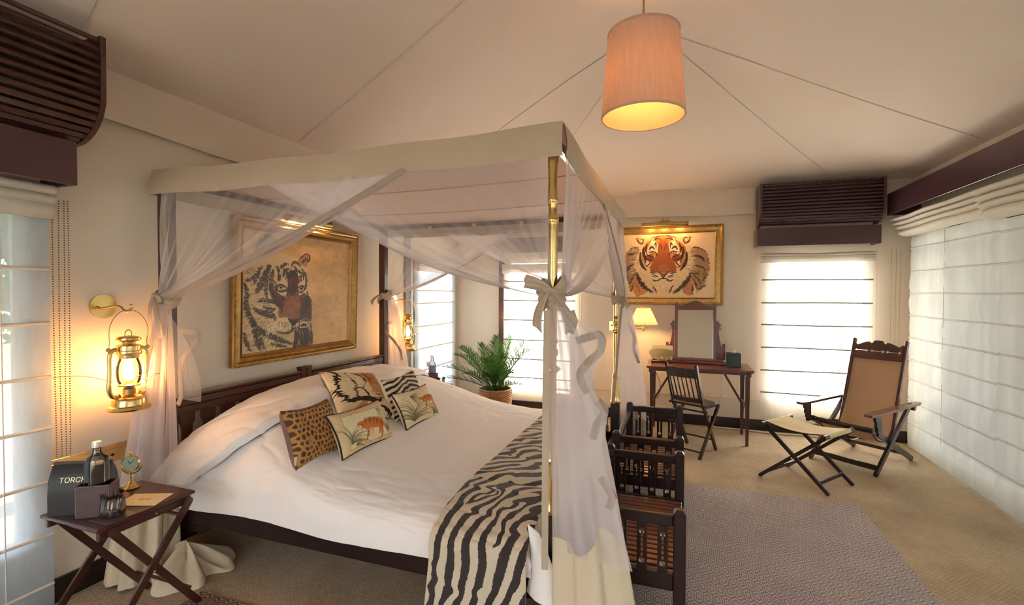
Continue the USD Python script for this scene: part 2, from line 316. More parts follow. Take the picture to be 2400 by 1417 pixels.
def sisal(name):
    n = {"tc": ("texture_coordinate", {}), "wn": ("noise_texture", {"scale": 9., "detail": 2.}), "wm": ("mix_vector", {"fac": 0.012}), "mp": ("mapping", {"rotation": (0, 0, 0.0)}),
         "bk": ("brick_texture", {"color1": (0.60, 0.49, 0.36), "color2": (0.51, 0.41, 0.29), "mortar": (0.27, 0.205, 0.14), "scale": 1.0, "mortar_size": 0.0016, "mortar_smooth": 0.8, "brick_width": 0.026, "row_height": 0.0125, "bias": -0.1}),
         "big": ("noise_texture", {"scale": 2.2, "detail": 5.}), "ramp": ("rgb_ramp", {"ramp": [(0.3, (0.80, 0.74, 0.68)), (0.7, (1.1, 1.08, 1.02))]}), "fine": ("noise_texture", {"scale": 260., "detail": 3.}), "r2": ("rgb_ramp", {"ramp": [(0.3, (0.72, 0.72, 0.72)), (0.7, (1.25, 1.25, 1.25))]}),
         "m1": ("mix_color", {"blend_type": "multiply", "fac": 1.0, "use_clamp": False}), "m2": ("mix_color", {"blend_type": "multiply", "fac": 1.0}),
         "b": ("bump", {"strength": 0.7, "distance": 0.004, "invert": True}), "p": ("principled_bsdf", {"roughness": 0.9, "specular_ior_level": 0.2})}
    l = [("tc.object", "wn.vector"), ("tc.object", "wm.a"), ("wn.color", "wm.b"), ("wm.result", "mp.vector"), ("mp.vector", "bk.vector"), ("tc.object", "big.vector"), ("tc.object", "fine.vector"), ("big.fac", "ramp.fac"), ("fine.fac", "r2.fac"),
         ("bk.color", "m1.a"), ("ramp.color", "m1.b"), ("m1.result", "m2.a"), ("r2.color", "m2.b"), ("m2.result", "p.base_color"), ("bk.fac", "b.height"), ("b.normal", "p.normal")]
    lk(name, n, l, "p.BSDF")
sisal("sisal")
lk("wicker", {"tc": ("texture_coordinate", {}), "n": ("noise_texture", {"scale": 30., "detail": 3.}), "r": ("rgb_ramp", {"ramp": [(0.3, (0.30, 0.13, 0.05)), (0.7, (0.50, 0.27, 0.12))]}), "p": ("principled_bsdf", {"roughness": 0.5})}, [("tc.object", "n.vector"), ("n.fac", "r.fac"), ("r.color", "p.base_color")], "p.BSDF")
# ------------------------------------------------------------------ the room
XL, XR, YF, YB = -2.84, 2.20, 5.85, -1.9
ZW = 2.66
def roof_z(x, y):
    d = np.stack([(x - XL), (XR - x), (YF - y) * 1.0], -1) / 2.52
    k = 0.07; m = -k * np.log(np.exp(-d / k).sum(-1))
    return ZW + 0.74 * np.clip(m, 0, None) - 0.03 * np.sin(np.clip(m, 0, 1) * math.pi)
floor = struct("floor", bx(XL - .3, XR + .3, YB - .3, YF + .3, -.08, 0), "sisal", "woven sisal carpet covering the tent floor")
g, _, _ = grid(lambda U, V: np.stack([XL - .02 + U * (XR - XL + .04), YB + V * (YF - YB + .02), roof_z(np.clip(XL - .02 + U * (XR - XL + .04), XL, XR), np.clip(YB + V * (YF - YB + .02), -9, YF))], -1), 90, 110)
ceil = struct("ceiling", g, "canvas_ceiling", "pitched cream canvas tent ceiling with stitched seams", smooth=True)
def seam(pts, w=0.012):
    p = A([(x, y, roof_z(A(x), A(y)) - .004) for x, y in spline([(a, b, 0) for a, b in pts], 40)[:, :2]])
    return tube(p, w / 2, 5)
for s in ([(-.19, 3.45), (-2.80, 4.72)], [(-.19, 3.45), (-1.9, 5.83)], [(-.19, 3.45), (1.55, 5.83)], [(-.19, 3.45), (2.16, 4.6)], [(-.33, 2.2), (-2.8, 2.97)], [(-.33, .8), (-2.8, 1.5)], [(-.33, 2.1), (2.15, 2.9)]):
    struct("seam", seam(s, .005), "seam", "", parent=ceil)
struct("hook", lathe([(0, 0), (.05, .0), (.045, .02), (.012, .03), (.012, .045), (0, .045)], 20, (-.17, 3.40, roof_z(A(-.17), A(3.4)) - .045)), "canvas_ceiling", "", parent=ceil)

def wall(name, axis, at, thick, u0, u1, z1, holes, label):
    p = sbox(u0, 0, u1, z1)
    for h in holes: p = p.difference(sbox(*h))
    fr = frame((at, 0, 0), (0, 1, 0), (0, 0, 1), (1, 0, 0)) if axis == "x" else frame((0, at, 0), (1, 0, 0), (0, 0, 1), (0, -1, 0))
    return struct(name, ext(p, thick, fr), "canvas_wall", label, smooth=False)
WIN = {1: ("L", .40, 1.36, .29, 1.93), 2: ("L", 4.72, 5.64, .22, 1.93), 3: ("F", -2.13, -1.24, .26, 1.93), 4: ("F", .91, 1.80, .30, 1.93), 5: ("R", -1.7, 5.42, .10, 2.24), 6: ("B", -2.72, -.22, .10, 2.24), 7: ("B", .98, 2.05, .10, 2.24)}
wl = wall("wall_left", "x", XL - .1, .1, YB, YF + .1, ZW + .06, [(a, z0, b, z1) for s, a, b, z0, z1 in WIN.values() if s == "L"], "cream canvas wall behind the bed head")
wf = wall("wall_far", "y", YF + .1, .1, XL - .1, XR + .1, ZW + .06, [(a, z0, b, z1) for s, a, b, z0, z1 in WIN.values() if s == "F"], "cream canvas wall behind the writing desk")
wr = wall("wall_right", "x", XR, .1, YB, YF + .1, ZW + .06, [(a, z0, b, z1) for s, a, b, z0, z1 in WIN.values() if s == "R"], "canvas wall holding the wide window")
bw = Polygon([(XL - .1, 0), (XR + .1, 0), (XR + .1, ZW)] + [(x, float(roof_z(A(x), A(-9.)))) for x in np.linspace(XR, XL, 20)] + [(XL - .1, ZW)])
for _k in (6, 7): bw = bw.difference(sbox(WIN[_k][1], WIN[_k][3], WIN[_k][2], WIN[_k][4]))
struct("wall_back", ext(bw, .1, frame((0, YB, 0), (1, 0, 0), (0, 0, 1), (0, -1, 0))), "canvas_wall", "canvas wall behind the viewer", smooth=False)
# baseboards, top flaps
struct("baseboard_left", bx(XL, XL + .018, YB, YF, 0, .115), "dark_wood", "dark skirting board under the bed wall")
struct("baseboard_far", bx(XL, XR, YF - .018, YF, 0, .115), "dark_wood", "dark skirting board along the desk wall")
struct("trim_1", cat(bx(XL, XR, YF - .012, YF, .325, .345), bx(XL, XL + .012, 1.5, YF, .325, .345)), "canvas_flap", "cream rail across the lower canvas walls")
def flap(axis, a, b):
    def fn(U, V):
        u = a + U * (b - a); z = 2.385 + V * .30 - .012 * np.sin(u * 3.1) * (1 - V)
        o = .006 + .028 * (1 - V) ** 2 + .006 * np.sin(u * 9 + 3 * np.sin(u * 2)) * (1 - V)
        return np.stack([XL + o, u, z], -1) if axis == "x" else np.stack([u, YF - o, z], -1)
    o, _, _ = grid(fn, 90, 8); i, _, _ = grid(lambda U, V: fn(U, V) - (A([.004, 0, 0]) if axis == "x" else A([0, -.004, 0])), 90, 8)
    i.invert(); return cat(o, i)
struct("trim_2", flap("x", YB, YF), "canvas_flap", "canvas flap along the top of the bed wall", smooth=True)
struct("trim_3", flap("y", XL, .77), "canvas_flap", "canvas flap along the top of the desk wall", smooth=True)
# windows: frames, mullions, panes
def win_frame(k):
    s, a, b, z0, z1 = WIN[k]
    at = {"L": XL - .05, "F": YF + .05, "R": XR + .05, "B": YB - .05}[s]
    def pos(u0, u1, d0, d1, q0, q1): return bx(at + d0, at + d1, u0, u1, q0, q1) if s not in "FB" else bx(u0, u1, at + d0, at + d1, q0, q1)
    fw = .045
    t = thing("window", {1: "window behind the near blind of the bed wall", 2: "window behind the far blind of the bed wall", 3: "window behind the blind left of the desk", 4: "window behind the blind right of the desk", 5: "wide window behind the blinds of the right wall", 6: "wide window behind the viewer on the left", 7: "narrow window behind the viewer on the right"}[k], "window", kind="structure")
    fr = [pos(a, a + fw, -.03, .03, z0, z1), pos(b - fw, b, -.03, .03, z0, z1), pos(a, b, -.03, .03, z0, z0 + fw), pos(a, b, -.03, .03, z1 - fw, z1)]
    part(t, "window_frame", cat(*fr), "cream_paint")
    if k == 5:
        for u in (0.4, 1.6, 2.85, 4.05): part(t, "mullion", pos(u - .03, u + .03, -.03, .03, z0 + fw, z1 - fw), "cream_paint")
    part(t, "pane", pos(a + fw, b - fw, -.003, .003, z0 + fw, z1 - fw), "window_glass", smooth=False)
    if k == 2: part(t, "casing", bx(XL, XL + .022, 4.535, 4.645, .116, 2.37), "grey_metal", label="dark grey casing strip")
    if k == 3: part(t, "casing", bx(-2.225, -2.155, YF - .022, YF, .116, 2.37), "pelmet_wood", label="dark brown casing strip")
for k in WIN: win_frame(k)

# ------------------------------------------------------------------ outside: ground, verandah, trees
struct("ground", bx(-40, 40, -30, 50, -.3, -.1), "garden_ground", "garden ground outside the tent", smooth=False)
struct("verandah_floor", bx(XR + .1, XR + 2.6, YB - 1, YF + 1, -.1, -.02), "terrace_floor", "pale verandah floor outside the wide window")
struct("verandah_wall", bx(XR + .12, XR + 2.7, YF + .75, YF + .9, -.02, 2.62), "terrace_floor", "end wall of the verandah outside the wide window")
struct("verandah_roof", bx(XR + .1, XR + 2.7, YB - 1, YF + 1.2, 2.62, 2.74), "white_column", "verandah roof outside the wide window")
for k, y in enumerate((1.0, 3.0, 5.0)):
    single("verandah_column", cat(bx(XR + 2.25, XR + 2.55, y - .15, y + .15, -.02, 2.62), bx(XR + 2.2, XR + 2.6, y - .2, y + .2, -.02, .2)), "white_column", "white verandah column seen through the sheer right blind", "column", group="verandah columns beyond the right blind")
def tree(x, y, h, r, n, label, group=None, seed=0):
    q = np.random.default_rng(seed); t = thing("tree", label, "tree", (x, y, -.1), world=True, group=group)
    part(t, "trunk", tube([(x, y, -.1), (x + .1, y, h * .35), (x, y + .1, h * .6)], [.13, .10, .05], 8), "bark", smooth=True)
    c = q.normal(size=(n, 3)); c /= np.linalg.norm(c, axis=1, keepdims=True); c *= (q.random((n, 1)) ** .45)
    c = c * A([r, r, r * .8]) + A([x, y, h - r * .75]); a = q.normal(size=(n, 3)); a /= np.linalg.norm(a, axis=1, keepdims=True)
    b = np.cross(a, q.normal(size=(n, 3))); b /= np.linalg.norm(b, axis=1, keepdims=True)
    L, W = .13, .05; v = np.stack([c - a * L, c + b * W, c + a * L, c - b * W], 1).reshape(-1, 3); i = np.arange(n)[:, None] * 4
    f = np.vstack([i + A([0, 1, 2]), i + A([0, 2, 3])]); part(t, "foliage", trimesh.Trimesh(v, f, process=False), "tree_leaf", smooth=False, kind="stuff")
tree(-4.7, 2.3, 3.8, 1.75, 4200, "leafy tree shading the near bed wall window from outside", seed=1)
tree(-4.5, .0, 2.7, 1.25, 2200, "bushy tree outside the left window", seed=2)
for k, (x, y) in enumerate(((7.0, 4.6), (7.6, 7.6), (6.6, 2.0))): tree(x, y, 3.2, 1.5, 1500, "leafy garden tree beyond the verandah columns", "garden trees beyond the verandah", seed=5 + k)

# ------------------------------------------------------------------ blinds and their boxes
def blind(label, s, u0, u1, z_top, z_bot, rods, at, look, folds=3, roll=(.085, .13), sag=.010, seams=(), wave=.004, tilt_roll=0.0, seed=0):
    """roman blind: sheer cloth stiffened by rods, its top gathered in soft folds"""
    t = thing("roman_blind", label, "blind", {"L": (at, (u0 + u1) / 2, z_bot), "F": ((u0 + u1) / 2, at, z_bot), "R": (at, (u0 + u1) / 2, z_bot), "B": ((u0 + u1) / 2, at, z_bot)}[s], world=True)
    sign = {"L": 1, "F": -1, "R": -1, "B": 1}[s]
    def P(u, z, o): return np.stack([at + sign * o, u, z], -1) if s not in "FB" else np.stack([u, at + sign * o, z], -1)
    zs = A(sorted(list(rods) + [z_bot, z_top])); 
    def fn(U, V):
        z = z_bot + V * (z_top - z_bot); k = np.clip(np.searchsorted(zs, z, "right") - 1, 0, len(zs) - 2); f = (z - zs[k]) / (zs[k + 1] - zs[k])
        inset = .006 * np.sin(f * math.pi); u = u0 + U * (u1 - u0); u = u + inset * (1 - 2 * U)
        o = sag * np.sin(f * math.pi) ** .8 + wave * np.sin(u * 17 + 4 * np.sin(z * 3 + seed)) * np.sin(f * math.pi)
        return P(u, z, o)
    m, _, _ = grid(fn, 60, 8 * len(zs)); part(t, "cloth", m, look, smooth=True)
    for z in rods:
        p = np.linspace(u0 + .004, u1 - .004, 8); part(t, "rod", tube(P(p, np.full(8, z) + .0025 * np.sin(p * 5 + z * 9), np.full(8, .006)), .0075, 8), {"L": "canvas_flap", "F": "rod_cloth"}.get(s, "rod_pale"), smooth=True)
    for q in seams: part(t, "stitched_seam", tube(P(np.full(9, q), np.linspace(z_bot, z_top, 9), np.full(9, .013)), .0022, 5), "canvas_flap", smooth=True)
    th, tot = roll; zz = z_top; hh = tot / folds
    for k in range(folds):
        big = (1.0 if k else 1.35); a0 = zz + hh * big * 1.0; depth = th * (.55 + .45 * (k + 1) / folds)
        def fo(U, V, z0=zz, z1=a0, dep=depth):
            u = u0 - .012 + U * (u1 - u0 + .024); e = np.minimum(1, np.minimum(U, 1 - U) * 60) ** .5; a = -math.pi * .62 + V * math.pi * 1.24
            return P(u, (z0 + z1) / 2 + (z1 - z0) * .56 * np.sin(a) + .003 * np.sin(u * 8), (dep * (.35 + .65 * np.cos(a)) + .004 * np.sin(u * 11 + k)) * (.3 + .7 * e))
        m, _, _ = grid(fo, 70, 14); part(t, "gathered_fold", m, "blind_roll", smooth=True); zz = a0 - .008
    return t
def chains(t, pts, z0, z1, x=None, r=.0032, step=.0115, look="bead", name="bead_chain"):
    """bead chains or cords of a blind: pts are (x, y) spots"""
    for i, (px, py) in enumerate(pts):
        n = int((z1 - z0) / step); b = trimesh.creation.icosphere(0 if step > .009 else 0, r)
        if look == "bead":
            z = z0 + np.arange(n) * step; wob = .0025 * np.sin(z * 3 + i)
            v = (b.vertices[None] + np.stack([px + wob * 0, py + wob, z], -1)[:, None]).reshape(-1, 3); f = (b.faces[None] + (np.arange(n) * len(b.vertices))[:, None, None]).reshape(-1, 3)
            m = trimesh.Trimesh(v, f, process=False)
        else: m = tube([(px, py, z0), (px, py + .002, (z0 + z1) / 2), (px, py, z1)], .0022, 6)
        part(t, name, m, look, smooth=True)
b1 = blind("bluish sheer blind at the left edge beside the near lantern", "L", .34, 1.402, 1.845, .015, [1.605, 1.355, 1.105, .86, .61, .36, .12], XL + .045, "blind_left", 3, (.10, .15), seams=(1.225,), seed=1)
chains(b1, [(-2.775, 1.408), (-2.765, 1.425), (-2.75, 1.437), (-2.735, 1.445)], .72, 1.95)
b2 = blind("sheer white blind in the far corner of the bed wall", "L", 4.66, 5.70, 1.75, .10, [1.525, 1.38, 1.115, .86, .61, .36], XL + .045, "blind_left", 3, (.09, .14), seed=2)
chains(b2, [(-2.80, 5.745), (-2.80, 5.775), (-2.80, 5.80)], .35, 1.95, look="cord", name="pull_cord")
b3 = blind("glowing white blind behind the potted palm", "F", -2.15, -1.205, 1.75, .22, [1.655, 1.405, 1.155, .905, .66, .42], YF - .045, "blind_far", 3, (.08, .12), seed=3)
chains(b3, [(-1.165, 5.825), (-1.135, 5.825)], .45, 1.95, look="cord", name="pull_cord")
b4 = blind("glowing white blind behind the reclining chair", "F", .838, 1.862, 1.835, .15, [1.65, 1.405, 1.165, .92, .675, .43], YF - .045, "blind_far", 3, (.07, .10), seed=4)
chains(b4, [(1.895, 5.825), (2.02, 5.83), (2.06, 5.83), (2.095, 5.83)], .45, 1.95, look="cord", name="pull_cord")
b5 = blind("wide sheer blind of the right wall, nearest the desk wall", "R", 4.225, 5.66, 2.06, .02, [1.94, 1.715, 1.505, 1.29, 1.08, .87, .68, .475, .265], XR - .08, "blind_right", 4, (.19, .19), seams=(5.02,), sag=.014, wave=.006, seed=5)
b6 = blind("sheer blind at the right edge with its fold hanging lower", "R", 2.55, 4.262, 2.02, .02, [1.93, 1.715, 1.505, 1.29, 1.09, .885, .70, .50, .27], XR - .092, "blind_right", 4, (.20, .22), seams=(3.4,), sag=.014, wave=.006, seed=6)
b7 = blind("sheer blind of the right wall beside the viewer", "R", -1.8, 2.5, 2.06, .02, [1.94, 1.715, 1.505, 1.29, 1.08, .87, .68, .475, .265], XR - .08, "blind_right", 4, (.19, .19), seed=7)
blind("sheer blind over the narrow window behind the viewer", "B", .90, 2.06, 2.06, .05, [1.6, 1.1, .6], YB + .05, "blind_back", 3, (.15, .19), seed=9)
blind("wide sheer blind over the left window behind the viewer", "B", -2.76, -.14, 2.06, .05, [1.6, 1.1, .6], YB + .05, "blind_back", 3, (.15, .19), seed=8)
def pelmet(label, x0, x1, y0, y1, z0, z1, look="pelmet_wood"):
    t = thing("blind_pelmet", label, "pelmet", ((x0 + x1) / 2, (y0 + y1) / 2, z0), world=True)
    along_y = (y1 - y0) > (x1 - x0)
    if along_y:
        inner = x0 < 0
        f0, f1 = (x1 - .02, x1) if inner else (x0, x0 + .02)
        part(t, "front_board", bx(f0, f1, y0, y1, z0, z1), look)
        o0, o1 = (x0, x1 - .02) if inner else (x0 + .02, x1)
        part(t, "top_board", bx(o0, o1, y0, y1, z1 - .02, z1), look)
        for y in (y0, y1 - .02): part(t, "end_board", bx(o0, o1, y, y + .02, z0, z1 - .02), look)
    else:
        part(t, "front_board", bx(x0, x1, y0, y0 + .02, z0, z1), look); part(t, "top_board", bx(x0, x1, y0 + .02, y1, z1 - .02, z1), look)
        for x in (x0, x1 - .02): part(t, "end_board", bx(x, x + .02, y0 + .02, y1, z0, z1 - .02), look)
    return t
pelmet("dark wooden blind pelmet at the left edge under the slatted cover", XL, -2.60, .25, 1.415, 1.985, 2.185)
pelmet("wooden blind pelmet behind the net, left of the desk picture", -2.24, -1.16, 5.62, YF, 2.0, 2.185)
pelmet("plum-dark blind pelmet under the far slatted cover", .765, 1.865, 5.63, YF, 2.0, 2.185)
pelmet("long reddish-brown pelmet running along the right wall", 1.93, XR, -1.2, 5.70, 2.275, 2.485)
# slatted covers over the air conditioners
def ac_cover(label, axis, a, b, wall_at, zt, depth, height, look="mahogany"):
    """slatted front with a quarter-round bottom, between two shaped cheeks"""
    t = thing("slatted_cover", label, "air conditioner cover", (wall_at, (a + b) / 2, zt - height) if axis == "x" else ((a + b) / 2, wall_at, zt - height), world=True)
    sgn = 1 if axis == "x" else -1
    rad = depth * .62; prof = [(0, zt), (depth, zt), (depth, zt - height + rad)] + [(depth - rad + rad * math.cos(q), zt - height + rad - rad * math.sin(q)) for q in np.linspace(0, math.pi / 2, 10)[1:]] + [(0, zt - height)]
    def pl(poly, th, u): # poly in (out, z)
        fr = frame((wall_at, u, 0), (sgn, 0, 0), (0, 0, 1), (0, -sgn, 0)) if axis == "x" else frame((u, wall_at, 0), (0, sgn, 0), (0, 0, 1), (-sgn, 0, 0))
        m = ext(poly, th, fr); return m
    cheek = Polygon(prof)
    for u in (a, b):
        m = pl(cheek, .022, 0.0); c = m.bounds.mean(0); i = 1 if axis == "x" else 0
        tgt = u + (.011 if u == a else -.011); v = np.zeros(3); v[i] = tgt - c[i]; m.apply_translation(v); part(t, "side_panel", m, look, smooth=30)
    q = LineString(prof[1:-1]); L = q.length; n = 15; hgt = L / n
    for k in range(n):
        if k == n - 1: continue
        s = (k + .5) * hgt; p = q.interpolate(s); p2 = q.interpolate(min(L, s + .004)); p1 = q.interpolate(max(0, s - .004)); d = unit([p2.x - p1.x, p2.y - p1.y]); nn = A([-d[1], d[0]])
        if nn[0] < 0: nn = -nn
        # a slat tilted like a louvre
        w = hgt * .62
        c0 = A([p.x, p.y]) - nn * .012
        P0 = lambda u, e: (A([wall_at + sgn * e[0], u, e[1]]) if axis == "x" else A([u, wall_at + sgn * e[0], e[1]]))
        sd = P0(0, nn * .5 + d * .86) - P0(0, (0, 0))
        part(t, "slat", bar(P0(a + .02, c0), P0(b - .02, c0), .012, w, sd, .002), look)
    part(t, "backing", pl(cheek.buffer(-.03), b - a - .06, 0) if False else (bx(wall_at, wall_at + sgn * depth * .55, a + .03, b - .03, zt - height + .12, zt - .01) if axis == "x" else bx(a + .03, b - .03, wall_at + sgn * depth * .55, wall_at, zt - height + .12, zt - .01)), "black_plastic")
    return t
ac_cover("curved dark slatted air conditioner cover at the top left", "x", .15, 1.475, XL + .004, 2.665, .34, .475)
ac_cover("curved slatted air conditioner cover above the far right window", "y", .785, 1.885, YF - .004, 2.645, .27, .435, "pelmet_wood")
# ------------------------------------------------------------------ rugs
single("patterned_rug", bx(-.35, 1.205, .2, 3.97, .001, .012), "rug_weave", "large mauve and cream rug woven in hexagons beside the benches", "rug")
single("patterned_rug", bx(-2.24, -.75, .35, 1.715, .001, .010), "rug_weave_dark", "dark brown hexagon rug beside the bed, at the lower left", "rug")
# ------------------------------------------------------------------ the bed
BX0, BX1, BY0, BY1 = -2.72, -.49, 1.90, 3.98
bed = thing("four_poster_bed", "dark wooden four-poster bed with brass posts at the foot", "bed", ((BX0 + BX1) / 2, (BY0 + BY1) / 2, 0), world=True)
for y in (BY0, BY1):
    p = part(bed, "head_post", bx(BX0 - .033, BX0 + .033, y - .033, y + .033, 0, 2.14, .006), "mahogany")
    part(bed, "foot_post", bx(BX1 - .036, BX1 + .036, y - .036, y + .036, 0, .60, .006), "dark_wood")
    R = [(0, .6), (.040, .6), (.043, .612), (.036, .622), (.033, .66), (.030, .74), (.026, .80), (.030, .81), (.030, .822), (.022, .832), (.0165, .86), (.0185, 1.0), (.0185, 1.17), (.024, 1.18), (.034, 1.188), (.034, 1.194), (.024, 1.20), (.0185, 1.205), (.0185, 1.24), (.024, 1.25), (.026, 1.258), (.024, 1.268), (.019, 1.275), (.019, 1.292), (.024, 1.30), (.022, 1.312), (.0195, 1.32), (.021, 1.5), (.019, 1.78), (.024, 1.79), (.026, 1.80), (.023, 1.81), (.017, 1.82), (.017, 1.86), (.023, 1.87), (.025, 1.88), (.021, 1.895), (.018, 1.95), (.022, 2.03), (.022, 2.14), (0, 2.14)]
    part(bed, "brass_post", lathe(R, 20, (BX1, y, 0)), "brass", smooth=40, label="turned brass post")
for y in (BY0, BY1): part(bed, "side_rail", bx(BX0 + .034, BX1 - .037, y - .02, y + .02, .225, .36, .006), "dark_wood")
part(bed, "foot_rail", bx(BX1 - .02, BX1 + .02, BY0 + .037, BY1 - .037, .225, .36, .006), "dark_wood")
for y in (BY0, BY1): part(bed, "rail_bracket", ext(Polygon([(0, .225), (.30, .225), (.24, .185), (.10, .175), (0, .13)]), .03, frame((BX0 + .034, y + .015, 0), (1, 0, 0), (0, 0, 1), (0, -1, 0))), "dark_wood")
for x in (-1.9, -1.2): part(bed, "slat", bx(x - .05, x + .05, BY0 + .021, BY1 - .021, .28, .30), "dark_wood")
for a, b in ((BY0 + .034, 2.885), (2.985, BY1 - .034)):
    part(bed, "head_rail", cat(bx(BX0 - .022, BX0 + .022, a, b, .838, .888, .008), bx(BX0 - .03, BX0 + .028, a, b, .888, .904, .004), bx(BX0 - .016, BX0 + .016, a, b, .795, .838)), "mahogany")
    part(bed, "lower_head_rail", bx(BX0 - .02, BX0 + .02, a, b, .36, .46), "mahogany")
    n = 7
    for k in range(n):
        y = a + (k + .5) * (b - a) / n
        s = Polygon([(-.046, .795), (.046, .795), (.046, .745), (.034, .725), (.028, .69), (.028, .46), (-.028, .46), (-.028, .69), (-.034, .725), (-.046, .745)])
        for q in (-.013, .013): s = s.difference(sbox(q - .004, .56, q + .004, .715))
        part(bed, "splat", ext(s, .016, frame((BX0 - .008, y, 0), (0, 1, 0), (0, 0, 1), (1, 0, 0))), "mahogany")
for y in (2.908, 2.962): part(bed, "centre_post", cat(bx(BX0 - .025, BX0 + .025, y - .025, y + .025, .0, .925 + (.012 if y > 2.93 else 0), .004), bx(BX0 - .029, BX0 + .029, y - .0265, y + .0265, .915, .935, .005)), "mahogany")
CZ = 2.14
for y in (BY0, BY1): part(bed, "canopy_rail", bx(BX0 + .034, BX1 - .026, y - .016, y + .016, CZ - .035, CZ), "mahogany")
for x in (BX0, BX1): part(bed, "canopy_rail", bx(x - .016, x + .016, BY0 + .034, BY1 - .034, CZ - .035, CZ), "mahogany")
single("mattress", bx(BX0 + .05, BX1 - .06, BY0 + .07, BY1 - .07, .30, .475, .05), "white_cotton", "white mattress under the duvet of the four-poster bed", "mattress", smooth=30)
# duvet: rounded over pillows at the head
HW, YC = 1.125, 2.945
def zt(x): return np.interp(x, [-2.74, -2.64, -2.52, -2.40, -2.25, -2.12, -1.95, -1.75, -1.6, -1.4, -1.15, -.9, -.6], [.60, .78, .855, .875, .865, .83, .745, .655, .605, .565, .545, .54, .54])
def duvet_pt(x, s, hem=.345, n=2.6, off=0.0, w=HW):
    """point of the cover at length x and cross parameter s in [-1, 1] (near hem to far hem)"""
    a = s * math.pi / 2; top = zt(x) + off; head = smoothstep(-1.7, -2.3, x)
    nn = n + 1.8 * (1 - head)
    yy = np.sign(a) * np.abs(np.sin(a)) ** (2 / nn); zz = np.abs(np.cos(a)) ** (2 / nn)
    foot = np.clip(1 - np.clip((x + .80) / .24, 0, 1) ** 4, 0, 1) ** .25
    h = hem + .05 * head * 0 + .012 * np.sin(x * 5 + s)
    z = h + (top - h) * zz * (.55 + .45 * foot); y = YC + (w + off + .012 * np.sin(x * 7 + 1)) * yy
    wr = .011 * nz(x * 1.2 + 3, s * 2.2, 3.2, 3) + .012 * head * nz(x * 3.5, s * 1.5, 3, 5) + .005 * nz(x * 3, s * 7, 3, 8)
    wr = wr + .013 * (np.abs(nz(x * 1.5 - s * 1.2, s * 3.2 + x * .5, 2.6, 17)) - .12) - (.004 + .006 * head) * np.exp(-np.abs(nz(x * 1.2 + s * .8, s * 2.0 - x, 2.2, 27)) * 30) + .012 * head * np.abs(s) ** 1.5 * np.sin(26 * (x + .35 * s) + 9 * nz(x, s, 2.4, 19)) * nz(x * 2, s * 2, 1.7, 23) * 2 + .006 * np.sin(9 * (s * 1.4 + x * .9) + 4 * nz(x, s, 2, 11)) * np.abs(s) ** 2
    ny, nz_ = yy * np.abs(np.sin(a)), zz
    return np.stack([x, y + wr * ny, z + wr * nz_ * 1.3], -1)
m, _, _ = grid(lambda U, V: duvet_pt(-2.70 + 2.145 * U, -1 + 2 * V), 200, 170)
def sheet(fn, nu, nv, th=.006):
    o, _, _ = grid(fn, nu, nv); n = trimesh.Trimesh(o.vertices, o.faces, process=False).vertex_normals; i = o.copy(); i.vertices = o.vertices - n * th; i.invert(); return cat(o, i)
duv = thing("duvet", "white cotton duvet pulled up over the pillows of the bed", "bedding", (-1.6, YC, .54), world=True)
part(duv, "cover", m, "white_cotton", smooth=True)
def fold_pt(U, V):
    s = -1.0 + 2.0 * V; xe = -2.10 - .34 * np.abs(s) ** 3.2; x = -2.735 + (xe + 2.735) * U
    e = np.clip((1 - U) * 18, 0, 1) ** .5
    p = duvet_pt(x, s * .93, off=.002 + .042 * e, hem=.40)
    p[..., 2] += .012 * nz(x * 2.5, s * 3, 4, 21) + .006 * np.sin(22 * s + 6 * x) * np.abs(s) ** 3 * U; return p
m, _, _ = grid(fold_pt, 90, 150); part(duv, "turned_back_fold", m, "white_cotton", smooth=True)
part(duv, "hanging_corner", sheet(lambda U, V: np.stack([-.575 + .02 * np.sin(V * 3) + U * (.05 + .095 * V ** 1.3), 1.845 - .045 * np.sin(U * 3) * V - .01 * V, .56 - V * (.27 + .02 * U) - .03 * U * (1 - V)], -1), 14, 20), "white_cotton", smooth=True)
# zebra throw
def throw_path(nv=1):
    ss = np.linspace(-1, 1, 700); p = duvet_pt(np.full(700, -.78), ss, off=.012)[:, 1:]
    near = np.stack([np.full(60, p[0, 0]), np.linspace(.07, p[0, 1], 60, endpoint=False)], 1); far = np.stack([np.full(40, p[-1, 0]), np.linspace(p[-1, 1], .16, 41)[1:]], 1)
    q = np.vstack([near, p, far]); L = np.r_[0, np.cumsum(np.linalg.norm(np.diff(q, axis=0), axis=1))]
    return q, L
_q, _L = throw_path()
def throw_pt(U, V):
    s = V * _L[-1]; y = np.interp(s, _L, _q[:, 0]); z = np.interp(s, _L, _q[:, 1]); x = -1.0 + .435 * U
    top = duvet_pt(np.clip(x, -1.0, -.82), np.zeros_like(x))[..., 2]; k = np.clip((z - .36) / .16, 0, 1)
    hang = np.clip(.36 - z, 0, 1); y = y + np.where(s < _L[-1] / 2, -1, 1) * (.010 + .02 * hang * (1 + np.sin(U * 7)))
    x = x - hang * .10 * (1 - U)
    return np.stack([x, y, z + k * .006 + .004 * nz(x, y, 6, 4) * k], -1)
m, U, V = grid(throw_pt, 120, 560)
a_, s_ = U * .435, V * _L[-1]
wx = nz(a_, s_, 3.4, 31) * .13 + nz(a_, s_, 9., 33) * .03; wy = nz(a_, s_, 2.6, 41) * .22 + nz(a_, s_, 8., 43) * .03
X_, Y_ = a_ + wx - 1.05, (s_ + wy - .12) * .80
rr_ = np.hypot(X_, Y_); ph = rr_ / .066 + .35 * np.sin(np.arctan2(Y_, X_) * 9 + 6 * wx)
ph = ph + .55 * smoothstep(.02, .10, nz(a_ * .6, s_ * 1.0, 5.5, 61)) - .5 * smoothstep(.03, .11, nz(a_ * .6, s_, 5.0, 71))
_q2 = np.random.default_rng(12)
